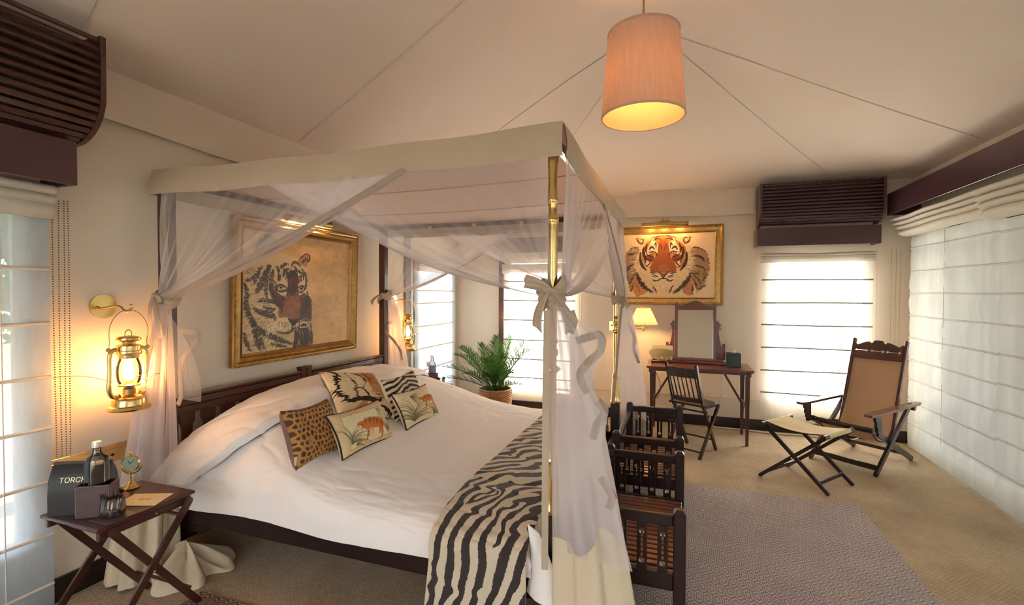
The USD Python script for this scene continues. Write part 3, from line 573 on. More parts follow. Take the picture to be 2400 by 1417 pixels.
for _k in range(26): _x, _y = _q2.random() * .435, _q2.random() * 3.4; ph = ph + (1 if _k % 2 else -1) * np.arctan2(s_ - _y, a_ - _x) / (2 * math.pi)
tri = np.abs((ph % 1) * 2 - 1)
thr = .50 + .24 * nz(a_, s_, 7, 51)
m2 = m.copy(); nrm = m2.vertex_normals; m2.vertices = m2.vertices - nrm * .006; m2.invert()
sc = .5 + (tri - thr) * .9
thr_ = thing("zebra_throw", "black and cream zebra striped throw across the foot of the bed", "throw", (-.78, YC, .55), world=True)
part(thr_, "cloth", m, "zebra", scal=sc); part(thr_, "lining", m2, "hem_cloth", smooth=True)

# ------------------------------------------------------------------ benches at the foot of the bed
def bench(y0, y1, label):
    x0, x1 = -.405, .035
    t = thing("slatted_bench", label, "bench", ((x0 + x1) / 2, (y0 + y1) / 2, .012), world=True, group=None)
    zf = .013
    for x in (x0 + .025, x1 - .025):
        for y in (y0 + .025, y1 - .025):
            part(t, "post", cat(bx(x - .025, x + .025, y - .025, y + .025, zf, .585, .003), hull([(x + a * .025, y + b * .025, .585) for a in (-1, 1) for b in (-1, 1)] + [(x + a * .013, y + b * .013, .60) for a in (-1, 1) for b in (-1, 1)])), "dark_wood")
    for y in (y0 + .025, y1 - .025):
        part(t, "top_rail", bx(x0 + .05, x1 - .05, y - .014, y + .014, .525, .572, .005), "dark_wood")
        part(t, "end_rail", bx(x0 + .05, x1 - .05, y - .016, y + .016, .255, .325), "dark_wood")
        part(t, "stretcher", bx(x0 + .05, x1 - .05, y - .01, y + .01, .10, .13), "dark_wood")
        for k in range(4):
            xc = x0 + .05 + (k + .5) * (x1 - x0 - .10) / 4
            s = sbox(xc - .021, .325, xc + .021, .525).difference(unary_union([Point(xc, .488).buffer(.0125), Point(xc, .362).buffer(.0125), sbox(xc - .0045, .362, xc + .0045, .488)]))
            part(t, "spindle", ext(s, .014, frame((0, y + .007, 0), (1, 0, 0), (0, 0, 1), (0, -1, 0))), "dark_wood")
    for x in (x0 + .025, x1 - .025): part(t, "seat_rail", bx(x - .014, x + .014, y0 + .05, y1 - .05, .255, .312), "dark_wood")
    part(t, "back_rail", bx(x0 + .012, x0 + .038, y0 + .05, y1 - .05, .50, .54, .004), "dark_wood")
    n = 16
    for k in range(n):
        y = y0 + .062 + (k + .5) * (y1 - y0 - .124) / n
        part(t, "seat_slat", bx(x0 + .012, x1 - .012, y - .0165, y + .0165, .3125, .328, .004), "mahogany_red")
    return t
bench(2.075, 2.905, "dark slatted bench nearest the viewer at the bed foot")
bench(3.155, 4.085, "dark slatted bench farther along the bed foot, near the desk chair")
# ------------------------------------------------------------------ canopy and mosquito net
net = thing("mosquito_net", "white mosquito net with beige valance draped from the bed canopy", "mosquito net", ((BX0 + BX1) / 2, (BY0 + BY1) / 2, .0), world=True)
cx0, cx1, cy0, cy1 = BX0 - .045, BX1 + .05, BY0 - .045, BY1 + .045
def valance(p0, p1, out, zt0=2.175, drop=.135, sags=(0, 0)):
    p0, p1, out = A(p0, float), A(p1, float), A(out, float); L = np.linalg.norm(p1 - p0)
    def fn(U, V):
        e = U * L; z = zt0 - V * drop - .018 * np.sin(U * math.pi) * (1 - .3 * V) + .004 * np.sin(e * 9)
        o = .006 * np.sin(e * 7 + 2 * V) * V + .012 * np.sin(V * math.pi * .9)
        q = p0 + (p1 - p0) * U[..., None]; q = np.concatenate([q, np.zeros(U.shape + (1,))], -1); q[..., 2] = z; q[..., :2] += out * o[..., None]; return q
    return sheet(fn, 60, 12, .003)
part(net, "valance", valance((cx0, cy0), (cx1, cy0), (0, -1)), "canopy_cloth", smooth=True)
part(net, "valance", valance((cx1, cy0), (cx1, cy1), (1, 0)), "canopy_cloth", smooth=True)
part(net, "valance", valance((cx1, cy1), (cx0, cy1), (0, 1)), "canopy_cloth", smooth=True)
part(net, "valance", valance((cx0, cy1), (cx0, cy0), (-1, 0)), "canopy_cloth", smooth=True)
part(net, "roof_cloth", sheet(lambda U, V: np.stack([cx0 + U * (cx1 - cx0), cy0 + V * (cy1 - cy0), 2.172 - .018 * np.maximum(np.sin(U * math.pi) * 1, np.sin(V * math.pi)) - .022 * np.sin(U * math.pi) * np.sin(V * math.pi)], -1), 40, 40, .003), "canopy_roof", smooth=True)
for y in (2.55, 3.3): part(net, "roof_seam", tube([(cx0 + .02 + u * (cx1 - cx0 - .04), y, 2.145 - .022 * math.sin(u * math.pi) - .006) for u in np.linspace(0, 1, 14)], .004, 5), "canopy_cloth", smooth=True)
for x in (-2.2, -1.75, -1.3, -.85): part(net, "tie_tab", bbox((.035, .006, .05), (x, BY1 - .02, 2.10), .002), "canopy_cloth")
def curtain(top_a, top_b, knot, out, sag=.10, name="net_panel", folds=9, fold=.012, lip=.86, mat="net", trim=.035, ztop=2.06, r=.028, thin=0.0):
    """net hung from the canopy between top_a (at the post) and top_b, swept to the tie at knot"""
    ta, tb, k, o = A([*top_a, ztop]), A([*top_b, ztop]), A(knot, float), A([*out, 0.])
    wdir = unit(tb - ta)
    def fn(U, V):
        top = ta + (tb - ta) * U[..., None]; end = k + (wdir * .012 * 1) * ((U - .4)[..., None]) + o * (r * np.sin(U * math.pi * 2 * 2))[..., None] + A([0, 0, .035]) * (.5 - U)[..., None]
        t = V ** (1.0); p = top + (end - top) * t[..., None]
        s = sag * np.sin(math.pi * np.clip(U / lip, 0, 1) * .5) ** 2 * np.where(U > lip, 1 - .55 * (U - lip) / (1 - lip), 1.0)
        p[..., 2] -= s * np.sin(math.pi * t ** .9) * (.4 + .6 * U)
        w = fold * np.sin(2 * math.pi * folds * U ** .85 + 1.5 * V) * (.35 + .9 * np.sin(math.pi * np.clip(t, 0, 1))) + .5 * fold * np.sin(2 * math.pi * folds * 2.3 * U + 4 * V) * (.3 + t)
        return p + o * (w + .01)[..., None]
    m, U_, V_ = grid(fn, 150, 60)
    den = np.interp(U_, [0, .04, .12, .55, .72, .86, 1], [.50, .62, .78, .78, .56, .30, .36]) * (1 - .45 * V_ ** 2.2) + .05 * np.sin(U_ * 90 + 5 * V_)
    part(net, name, m, "net_woven", scal=np.clip(den + thin, .2, .92))
    if trim:
        v = np.linspace(0.0, .985, 40); e = fn(np.ones(40), v)
        d = np.gradient(e, axis=0); d /= np.linalg.norm(d, axis=1, keepdims=True); up = np.cross(d, np.broadcast_to(o, d.shape)); up /= np.linalg.norm(up, axis=1, keepdims=True); up *= np.sign(up[:, 2:3] + 1e-9)
        wd = trim * .8 * np.clip((1 - v) * 3 + .25, .25, 1)[:, None]; oo = o * (.026 * np.sin(math.pi * np.clip(v, 0, 1))[:, None] ** .5 + .004)
        vv = np.stack([e + oo, e + up * wd + oo, e + up * wd + oo * .9 - o * .001, e + oo * .9 - o * .001], 1).reshape(-1, 3); f = []
        for i in range(39):
            for j in range(4): a, b = i * 4 + j, i * 4 + (j + 1) % 4; f.append((a, b, b + 4, a + 4))
        f = A(f); part(net, "trim", trimesh.Trimesh(vv, np.vstack([f[:, [0, 1, 2]], f[:, [0, 2, 3]]]), process=False), "trim_cloth", smooth=True)
KZ = 1.475
KN = {"nh": (BX0 + .03, BY0 - .03, KZ - .01), "nf": (BX1 + .0, BY0 - .03, KZ + .02), "ff": (BX1 + .03, BY1 + .0, KZ - .01), "fh": (BX0 + .03, BY1 + .03, KZ)}
yn, yf, xf = BY0 - .035, BY1 + .035, BX1 + .04
curtain((BX0 + .02, yn), (-1.09, yn), KN["nh"], (0, -1), sag=.10, folds=10)
curtain((BX1 - .01, yn), (-1.98, yn), KN["nf"], (0, -1), sag=.13, folds=8, trim=0, thin=.04)
curtain((xf, BY0 + .02), (xf, 3.70), (BX1 + .025, BY0 - .0, KZ + .02), (1, 0), sag=.22, folds=11, trim=0, thin=-.12)
curtain((xf, BY1 - .01), (xf, 2.85), (BX1 + .04, BY1, KZ - .01), (1, 0), sag=.07, folds=9)
curtain((BX0 + .02, yf), (-1.35, yf), KN["fh"], (0, 1), sag=.13, folds=9, trim=.02)
curtain((BX1 - .01, yf), (-2.1, yf), KN["ff"], (0, 1), sag=.13, folds=9, trim=0)
def tail(knot, bottom, rx, ry, hem_from, folds=9, depth=.22, turn=0.0, z0=.02, ripple=1.0, seed=0, a0=0., a1=2 * math.pi, mat="net", pw=.62):
    """the gathered net below the tie, flaring to a heavy hem on the floor"""
    k, b = A(knot, float), A([*bottom, z0]); q = np.random.default_rng(seed); ph = q.random(6) * 6
    def fn(U, V):
        th = a0 + U * (a1 - a0); t = V; c = k + (b - k) * np.stack([t ** pw, t ** pw, t], -1); g = t ** pw
        fl = 1 + depth * np.sin(folds * th + ph[0] + 1.2 * t) + depth * .45 * np.sin(folds * 1.9 * th + ph[1] + 2 * t)
        R = .022 + g * fl; ex = R[..., None] * A([1., 0, 0]); 
        x = (.020 + rx * g * fl) * np.cos(th); y = (.020 + ry * g * fl) * np.sin(th)
        return c + np.stack([x, y, np.zeros_like(x)], -1)
    vh = (knot[2] - hem_from) / (knot[2] - z0)
    hv = lambda U: vh + .045 * np.sin(2 * math.pi * U * 1 + ph[3]) + .03 * np.sin(2 * math.pi * U * 4 + ph[4])
    m, U_, V_ = grid(lambda U, V: fn(U, V * hv(U)), 150, 50); part(net, "net_tail", m, "net_woven", scal=np.clip(.22 + .30 * V_ ** .7 + .07 * np.sin(U_ * 2 * math.pi * folds * 2), .1, .9))
    m, _, _ = grid(lambda U, V: fn(U, hv(U) + V * (1 - hv(U))), 150, 20); part(net, "hem", m, "hem_cloth", smooth=True)
    return fn
f_nf = tail(KN["nf"], (-.290, 1.855), .155, .085, .50, folds=6, depth=.16, seed=1, pw=.60)
f_nh = tail(KN["nh"], (-2.67, 1.715), .12, .12, .46, folds=7, depth=.2, seed=2, pw=.75)
f_ff = tail((BX1 + .055, BY1 + .01, KZ - .01), (-.36, 4.16), .12, .055, .42, folds=5, depth=.25, seed=3)
f_fh = tail((BX0 + .05, BY1 + .03, KZ), (-2.60, 4.10), .12, .06, .42, folds=5, depth=.25, seed=4)
def pool(c, r, seed):
    q = np.random.default_rng(seed); ph = q.random(4) * 6
    def fn(U, V):
        th = U * 2 * math.pi; R = r * (1 + .22 * np.sin(3 * th + ph[0]) + .12 * np.sin(7 * th + ph[1])); z = .02 + .10 * (1 - V ** 1.5) * (1 + .35 * np.sin(5 * th + ph[2])) + .012 * np.sin(11 * th)
        z = np.where(V > .93, z * np.clip((1 - V) / .07, 0.1, 1), z)
        return np.stack([c[0] + R * V * np.cos(th), c[1] + R * V * np.sin(th) * .75, z], -1)
    m, _, _ = grid(fn, 80, 16); part(net, "hem", m, "hem_cloth", smooth=True)
pool((-2.50, 1.83), .235, 5)
def ties(k, post, s=1.0, drop=.22, ends=((.05, -.02), (-.05, .01)), name="tie_band"):
    k = A(k, float); px, py = post; c = (A([px, py]) + k[:2]) / 2; rad = np.linalg.norm(A([px, py]) - k[:2]) / 2 + .030
    for j, (tl, hh, ph) in enumerate(((.034, .034, .4), (.030, .028, 2.6))):
        def fn(U, V, tl=tl, hh=hh, ph=ph, j=j):
            a = U * 2 * math.pi; h = (V - .5) * 2; r = rad * (1.02 + .05 * j) * s ** .3 + .010 * np.sqrt(np.clip(1 - h * h, 0, 1)) + .003 * np.sin(7 * h + 3 * a) + .003 * np.sin(5 * a + ph)
            return np.stack([c[0] + r * np.cos(a), c[1] + r * np.sin(a), k[2] + hh * s * h * (1 + .2 * np.sin(2 * a + ph)) + tl * s * np.cos(a - ph)], -1)
        m, _, _ = grid(fn, 60, 12); part(net, name, m, "canopy_cloth", smooth=True)
    kn = A([c[0], c[1], k[2]]) + A([.012, -rad - .012, .0])
    def kf(U, V):
        a = U * 2 * math.pi; t = V - .5; r = .024 * s * np.sqrt(np.clip(1 - (t * 1.9) ** 2, .02, 1)) * (1 + .22 * np.sin(3 * a + 8 * t))
        ax = unit([.75, -.12, -.65]); e1 = unit(np.cross(ax, [0, 1, 0])); e2 = np.cross(ax, e1)
        return kn + (t * .085 * s)[..., None] * ax + (r * np.cos(a))[..., None] * e1 + (r * np.sin(a) * .8)[..., None] * e2
    m, _, _ = grid(kf, 30, 14); part(net, "tie_knot", m, "canopy_cloth", smooth=True)
    for i, (dx, dy) in enumerate(ends):
        w = .034 * s
        def ef(U, V, dx=dx, dy=dy, i=i):
            t = V; x = dx * np.sin(t * 1.7) * 1.0; z = .012 - drop * t ** 1.4 - .012 * np.sin(t * 3); y = dy - .012 * np.sin(t * 3 + i)
            ww = w * (.55 + .6 * t) * (U - .5); fl = .010 * np.cos((U - .5) * 6 + i) * (1 - .3 * t)
            return np.stack([kn[0] + x + ww, kn[1] + y - .006 + fl, kn[2] + z + (U - .5) * .03 * t * (1 if dx > 0 else -1)], -1)
        m, _, _ = grid(ef, 10, 24); part(net, "tie_end", m, "canopy_cloth", smooth=True)
ties(KN["nf"], (BX1, BY0), 1.05, .15, ends=((.085, -.01), (-.055, .0)))
m, _, _ = grid(lambda U, V: np.stack([-.475 - .105 * V + .012 * (U - .5), 1.825 - .02 * V + .012 * np.cos((U - .5) * 7 + V * 2), 1.500 + .055 * V + (.026 + .012 * V) * (U - .5) * 1.4 + .008 * np.sin(V * 4)], -1), 10, 16); part(net, "tie_end", m, "canopy_cloth", smooth=True)
ties(KN["nh"], (BX0, BY0), 1.0, .22, ends=((.06, -.01), (-.045, .0)))
ties((BX1 + .045, BY1, KZ - .01), (BX1, BY1), .8, .09, ends=((.07, .0), (.03, .01)))
ties(KN["fh"], (BX0, BY1), .75, .10, ends=((-.10, -.02), (-.05, .0)))
def edge_ribbon(pts, w=.034, nrm=(0.2, -1, 0)): part(net, "trim", ribbon(pts, w * .8, nrm, 70, .001, True), "trim_cloth", smooth=True)
# fluttering edge strips of the gathered net (near foot post, near head post, far posts)
edge_ribbon([(-.385, 1.775, 1.435), (-.369, 1.77, 1.393), (-.384, 1.765, 1.349)], .030)
edge_ribbon([(-.365, 1.765, 1.322), (-.276, 1.76, 1.352), (-.264, 1.765, 1.325), (-.272, 1.765, 1.286), (-.321, 1.76, 1.241), (-.351, 1.765, 1.200), (-.339, 1.765, 1.162), (-.318, 1.77, 1.125)], .036)
edge_ribbon([(-.285, 1.775, 1.10), (-.255, 1.765, 1.078), (-.258, 1.76, 1.050), (-.285, 1.765, 1.015), (-.300, 1.77, .955)], .036)
edge_ribbon([(-.270, 1.77, .82), (-.222, 1.76, .755), (-.238, 1.765, .706)], .036)
part(net, "trim", ribbon([(-.485, 1.80, 1.45), (-.483, 1.775, 1.1), (-.481, 1.765, .75), (-.480, 1.76, .42)], .026, (.2, -1, 0), 40, .001, True), "canopy_cloth", smooth=True)
_ez, _ex = [.50, .70, .75, .82, .95, 1.02, 1.06, 1.10, 1.16, 1.22, 1.28, 1.32, 1.355, 1.40, 1.45], [-.150, -.205, -.205, -.235, -.262, -.245, -.240, -.262, -.300, -.285, -.252, -.246, -.262, -.345, -.40]
m, U_, V_ = grid(lambda U, V: np.stack([-.44 + (np.interp(.50 + .95 * V, _ez, _ex) + .44) * U, 1.80 - .062 * U ** .7 + .010 * np.sin(U * 14 + 5 * V), .50 + .95 * V], -1), 40, 60)
part(net, "loose_edge", m, "net_woven", scal=.58 + .10 * np.sin(U_ * 30 + 4 * V_))
edge_ribbon([(-2.44, 1.765, 1.300), (-2.37, 1.76, 1.297), (-2.315, 1.76, 1.302), (-2.298, 1.76, 1.278), (-2.318, 1.76, 1.247), (-2.375, 1.76, 1.200), (-2.424, 1.765, 1.158), (-2.437, 1.765, 1.115), (-2.440, 1.765, 1.00), (-2.432, 1.765, .965), (-2.47, 1.77, .907)], .030)
part(net, "loose_edge", grid(lambda U, V: np.stack([-2.63 + (.325 * np.sin(np.clip(V * 1.9, 0, math.pi)) ** .8 + .02) * U + .06 * V * (1 - U), 1.80 - .03 * U - .02 * np.sin(3 * V), 1.44 - .50 * V], -1), 20, 24)[0], "net_woven", scal=np.full(480, .80))
edge_ribbon([(BX0 + .045, yn - .01, 2.03), (BX0 + .05, yn - .015, 1.85), (BX0 + .07, yn - .015, 1.65), (BX0 + .04, yn - .01, 1.50)], .035)
edge_ribbon([(-2.66, 4.03, 1.22), (-2.71, 3.95, 1.17), (-2.69, 3.96, 1.12), (-2.62, 4.0, 1.04), (-2.555, 4.02, .94), (-2.55, 4.03, .84)], .030)
edge_ribbon([(-.44, 3.92, 1.40), (-.455, 3.90, 1.15), (-.47, 3.88, .9), (-.49, 3.86, .62)], .03, (.8, -.6, 0))
edge_ribbon([(-.40, 4.05, 1.25), (-.345, 4.06, 1.13), (-.36, 4.05, 1.05), (-.31, 4.07, .92)], .03)
for k, p in enumerate(((( -2.405, 1.765, 1.145), (-2.38, 1.765, 1.05), (-2.357, 1.765, 1.006)),)): part(net, "tie_string", tube(spline(p, 12), .004, 6), "canopy_cloth", smooth=True)
# ------------------------------------------------------------------ printed and painted cloth: colours per vertex
import shapely
def lin(c): c = A(c, float) / 255; return np.where(c <= .04045, c / 12.92, ((c + .055) / 1.055) ** 2.4)
def homography(src, dst):
    M = []
    for (x, y), (u, v) in zip(src, dst): M += [[x, y, 1, 0, 0, 0, -u * x, -u * y, -u], [0, 0, 0, x, y, 1, -v * x, -v * y, -v]]
    return np.linalg.svd(A(M, float))[2][-1].reshape(3, 3)
class Print:
    """drawing in the units of a sketch; every vertex of a mesh is one dab of colour"""
    def __init__(s, u, v, quad, bg):
        H = homography([(0, 1), (1, 1), (1, 0), (0, 0)], quad); q = H @ np.stack([u, v, np.ones_like(u)]); s.x, s.y = q[0] / q[2], q[1] / q[2]
        s.c = np.tile(lin(bg), (len(u), 1)); s.wk = .62
    def rough(s, amp, scale, seed=0):
        if not amp: return s.x, s.y
        return s.x + amp * 2 * nz(s.x, s.y, scale, seed), s.y + amp * 2 * nz(s.x, s.y, scale, seed + 50)
    def fill(s, pts, c, amp=0., scale=.05, a=1.0, smooth=True, mirror=None):
        pts = A(pts, float)
        if smooth: p2 = np.vstack([pts, pts[:1]]); from scipy.interpolate import CubicSpline; t = np.arange(len(p2)); pts = CubicSpline(t, p2, bc_type="periodic")(np.linspace(0, len(p2) - 1, 12 * len(p2)))
        for q in ([pts] if mirror is None else [pts, pts * [-1, 1] + [2 * mirror, 0]]):
            x, y = s.rough(amp, scale); m = (x > q[:, 0].min() - 1) & (x < q[:, 0].max() + 1) & (y > q[:, 1].min() - 1) & (y < q[:, 1].max() + 1); i = np.nonzero(m)[0]
            if len(i): g = Polygon(q).buffer(0); k = i[shapely.contains_xy(g, x[i], y[i])]; s.c[k] = s.c[k] * (1 - a) + lin(c) * a
    def stroke(s, pts, w, c, amp=0., scale=.08, a=1.0, soft=1.0, mirror=None, curve=True):
        pts = A(pts, float); w = np.asarray(w, float) * s.wk; w = np.broadcast_to(A(w, float), (len(pts),)) if np.ndim(w) == 0 or len(w) == len(pts) else np.interp(np.linspace(0, 1, len(pts)), np.linspace(0, 1, len(w)), w)
        if curve and len(pts) > 2:
            from scipy.interpolate import CubicSpline
            t = np.arange(len(pts)); tt = np.linspace(0, len(pts) - 1, 5 * len(pts)); w = np.interp(tt, t, w); pts = CubicSpline(t, pts)(tt)
        for q in ([pts] if mirror is None else [pts, pts * [-1, 1] + [2 * mirror, 0]]):
            x, y = s.rough(amp, scale); pad = w.max() + soft + amp; i = np.nonzero((x > q[:, 0].min() - pad) & (x < q[:, 0].max() + pad) & (y > q[:, 1].min() - pad) & (y < q[:, 1].max() + pad))[0]
            if not len(i): continue
            px, py = x[i], y[i]; best = np.full(len(i), 1e9)
            for (ax, ay), (bx_, by_), wa, wb in zip(q[:-1], q[1:], w[:-1], w[1:]):
                dx, dy = bx_ - ax, by_ - ay; t = np.clip(((px - ax) * dx + (py - ay) * dy) / (dx * dx + dy * dy + 1e-9), 0, 1)
                best = np.minimum(best, np.hypot(px - ax - t * dx, py - ay - t * dy) - (wa + (wb - wa) * t))
            k = np.clip(-best / soft + .5, 0, 1)[:, None] * a; s.c[i] = s.c[i] * (1 - k) + lin(c) * k
    def shag(s, cx, cy, L, r0, r1, n=46, seed=0):
        """hairs: every outline drawn later frays along the lie of the fur"""
        a, r = np.arctan2(s.y - cy, s.x - cx), np.hypot(s.x - cx, s.y - cy)
        f = meshkit.noise(np.stack([a * n, r / (L * 2.6), np.zeros_like(a)], -1), seed) - .5 + .6 * (meshkit.noise(np.stack([a * n * 2.3, r / (L * 1.6), np.ones_like(a)], -1), seed) - .5)
        o = f * L * 1.5 * smoothstep(r0, r1, r); s.x = s.x + o * np.cos(a); s.y = s.y + o * np.sin(a)
    def mottle(s, amp, scale, seed=0, mask=None):
        f = 1 + amp * 2 * nz(s.x, s.y, scale, seed); s.c = s.c * (f[:, None] if mask is None else np.where(mask, f, 1)[:, None])
    def fur(s, n, box_, L, w, cols, ang, seed=0, inside=None, a=.7, hole=None):
        q = np.random.default_rng(seed); g = None if inside is None else Polygon(inside).buffer(0)
        for k in range(n):
            x, y = box_[0] + q.random() * (box_[2] - box_[0]), box_[1] + q.random() * (box_[3] - box_[1])
            if (g is not None and not shapely.contains_xy(g, x, y)) or (hole and math.hypot(x - hole[0], y - hole[1]) < hole[2]): continue
            t = ang(x, y) + q.normal() * .25; l = L * (.6 + .8 * q.random()); e = (x + l * math.cos(t), y + l * math.sin(t))
            s.stroke([(x, y), e], [w, w * .2], cols[q.integers(len(cols))], a=a, curve=False)
K = (28, 24, 26)
def cushion(name, label, c, u, v, w, h, th, front, back, pip=None, n=110, sp=.42, look="print", flip=False, group=None):
    c, u, v = A(c, float), unit(u), A(v, float); v = unit(v - u * (u @ v)); nn = np.cross(u, v)
    t = thing(name, label, "cushion", c, world=True, group=group)
    def fn(sg):
        def f(U, V):
            x, y = U * 2 - 1, V * 2 - 1; px = x * w / 2 * (1 - .10 * (1 - y * y) * np.abs(x) ** 3); py = y * h / 2 * (1 - .12 * (1 - x * x) * np.abs(y) ** 3)
            z = sg * th / 2 * (np.clip((1 - x ** 4) * (1 - y ** 4), 0, 1)) ** sp + .004 * sg * nz(x, y, 2.5, 3)
            return c + px[..., None] * u + py[..., None] * v + z[..., None] * nn
        return f
    m, U, V = grid(fn(1), n, n); col = front(U, V); part(t, "front", m, look, col=col)
    b, _, _ = grid(fn(-1), 40, 40); b.invert(); part(t, "back", b, back, smooth=True)
    if pip:
        e = [fn(1)(A(a), A(bq)) for a, bq in [(q, 0.) for q in np.linspace(0, 1, 24)[:-1]] + [(1., q) for q in np.linspace(0, 1, 24)[:-1]] + [(q, 1.) for q in np.linspace(1, 0, 24)[:-1]] + [(0., q) for q in np.linspace(1, 0, 24)[:-1]]]
        part(t, "piping", tube(A(e) + nn * .0, .0055, 6, closed=True), pip, smooth=True)
    return t
def leopard(U, V):
    from scipy.spatial import cKDTree
    q = np.random.default_rng(5); gx, gy = np.meshgrid(np.arange(13), np.arange(11)); P = np.stack([gx.ravel() + .5 * (gy.ravel() % 2) + q.normal(size=143) * .20, gy.ravel() + q.normal(size=143) * .20], 1) / A([12.5, 10.5]) * A([1.35, 1.0])
    X = np.stack([U * 1.35, V], 1); d, i = cKDTree(P).query(X, k=2); e = d[:, 1] - d[:, 0] + .012 * nz(U, V, 30, 2)
    r = q.random(143)[i[:, 0]]; base = np.tile(lin((176, 128, 70)), (len(U), 1)); k = smoothstep(.030, .042, e)[:, None] * 1.0
    spot = lin((84, 52, 40)) * (1 + .5 * (r[:, None] - .3)); return base * (1 - k) + spot * k
cushion("leopard_cushion", "brown leopard spotted cushion, nearest the lantern side", (-1.80, 1.995, .775), (-.128, .99, -.054), (-.33, .014, .94), .385, .295, .12, leopard, "brown_velvet", n=150)
part("/World/leopard_cushion", "care_tag", bbox((.004, .022, .042), (-1.735 + 1.80, 1.815 - 1.995, .69 - .775), .001), "paper")
def tiger_walk(p, ox, oy, s=1.0):
    """a striped tiger walking to the left, about 270 wide"""
    F = lambda pts: [(ox + x * s, oy + y * s) for x, y in pts]; org, drk, wht = (206, 118, 52), (62, 36, 26), (232, 210, 170)
    p.stroke(F([(255, 25), (285, 60), (300, 110), (330, 130)]), A([9, 8, 7, 5]) * s, (190, 150, 100)); 
    for k in range(6): p.stroke(F([(280 + k * 8, 60 + k * 13), (292 + k * 8, 56 + k * 13)]), 2.5 * s, drk)
    p.fill(F([(15, 70), (60, 45), (120, 18), (190, 5), (250, 8), (275, 40), (265, 80), (200, 112), (140, 120), (90, 125), (60, 110), (30, 105)]), org)
    p.fill(F([(95, 122), (140, 108), (200, 98), (240, 95), (200, 125), (140, 135)]), wht)
    for leg in ([(100, 90), (110, 150), (98, 200), (88, 250)], [(245, 60), (252, 120), (262, 170), (240, 205)], [(225, 80), (232, 120), (225, 150)], [(140, 100), (148, 130), (150, 165)]): p.stroke(F(leg), A([26, 17, 11, 9])[:len(leg)] * s, org)
    for leg in ([(140, 105), (148, 135), (150, 165)],): p.stroke(F(leg), A([10, 7, 5]) * s, wht)
    p.fill(F([(0, 78), (22, 58), (48, 62), (62, 90), (52, 122), (28, 132), (6, 112)]), org); p.fill(F([(8, 100), (30, 95), (42, 112), (26, 130), (8, 118)]), wht)
    for x, y in ((10, 85), (36, 82)): p.stroke(F([(x, y), (x + 8, y + 2)]), 4 * s, drk)
    p.stroke(F([(4, 108), (16, 112)]), 4 * s, drk)
    for k in range(15):
        x = 66 + k * 14; y0 = 44 - 36 * math.sin((k + 3) / 18 * 3.1); p.stroke(F([(x, y0), (x + 5 - k % 3 * 3, y0 + 28), (x - 3, y0 + 58 + 6 * (k % 2))]), A([3.6, 4.2, 1.2]) * s, drk)
    for k in range(5): p.stroke(F([(92 + k, 140 + k * 20), (118 - k * 3, 146 + k * 20)]), 3 * s, drk); p.stroke(F([(242, 90 + k * 20), (268, 96 + k * 20)]), 3 * s, drk)
    for k in range(5): p.stroke(F([(38 + k * 6, 64 + k * 9), (50 + k * 5, 70 + k * 10)]), 3 * s, drk)
def fronds(p, x0, y0, n, L, a0, a1, c, w=3.6, bend=.5, seed=0):
    q = np.random.default_rng(seed)
    for k in range(n):
        a = a0 + (a1 - a0) * (k + q.random() * .6) / n; l = L * (.6 + .5 * q.random()); b = bend * (1 if math.cos(a) > 0 else -1)
        p.stroke([(x0, y0), (x0 + l * .5 * math.cos(a), y0 + l * .5 * math.sin(a)), (x0 + l * math.cos(a + b * .5), y0 + l * math.sin(a + b * .5))], [w, w * .9, w * .3], c, a=.85)
def emb1(U, V):
    p = Print(U, V, [(800, 760), (1335, 600), (1485, 930), (935, 1190)], (216, 186, 140)); g = (112, 104, 72)
    p.fill([(885, 795), (1330, 665), (1440, 905), (985, 1115)], (226, 210, 168), smooth=False)
    for q in ([(885, 795), (1330, 665), (1440, 905), (985, 1115), (885, 795)],): p.stroke(q, 4, (150, 138, 98), curve=False)
    fronds(p, 985, 1060, 26, 240, -2.2, -.35, g, 5, .7, 1); fronds(p, 1040, 1070, 14, 120, -1.6, -.1, g, 5, .6, 2); fronds(p, 1390, 900, 22, 190, -2.5, -.9, g, 4.5, .5, 3); fronds(p, 1250, 700, 14, 130, -.3, 1.2, (150, 140, 100), 4, .4, 4)
    tiger_walk(p, 1050, 770, 1.05); p.mottle(.10, .05, 3); return p.c
cushion("tiger_cushion", "cream cushion with an orange walking tiger, leaning on the leopard cushion", (-1.715, 2.29, .728), (-.02, .999, -.03), (-.45, .016, .89), .475, .245, .10, emb1, "paper", pip="piping_black", n=180)
def emb2(U, V):
    p = Print(U, V, [(1515, 520), (1860, 415), (2005, 705), (1640, 860)], (226, 206, 164)); g = (118, 108, 74)
    fronds(p, 1690, 800, 40, 250, -2.9, -.6, g, 5, .7, 1); fronds(p, 1900, 720, 26, 200, -2.2, -.2, g, 4.5, .6, 2); fronds(p, 1640, 560, 16, 150, -.6, .9, g, 4, .4, 3)
    tiger_walk(p, 1735, 520, .68); p.mottle(.08, .05, 4); return p.c
cushion("tiger_cushion", "cream cushion with a small tiger among fern fronds, before the zebra cushion", (-1.708, 2.885, .722), (-.032, .999, -.036), (-.47, .017, .88), .465, .245, .10, emb2, "paper", pip="piping_black", n=150)
def zebra_c(U, V):
    x = U * 1.3; ph = 5.2 * (V * 1.5 + .55 * np.abs(x - .72) + .30 * nz(x, V, 3, 3)); t = np.abs((ph % 1) * 2 - 1); k = smoothstep(.44, .54, t + .3 * nz(x, V, 4, 9))[:, None]
    return lin((52, 42, 36)) * (1 - k) + lin((222, 200, 165)) * k
cushion("zebra_cushion", "small zebra striped cushion behind the fern tiger cushion", (-1.815, 2.895, .79), (-.06, .998, .014), (-.36, -.032, .93), .43, .29, .11, zebra_c, "paper", n=130)
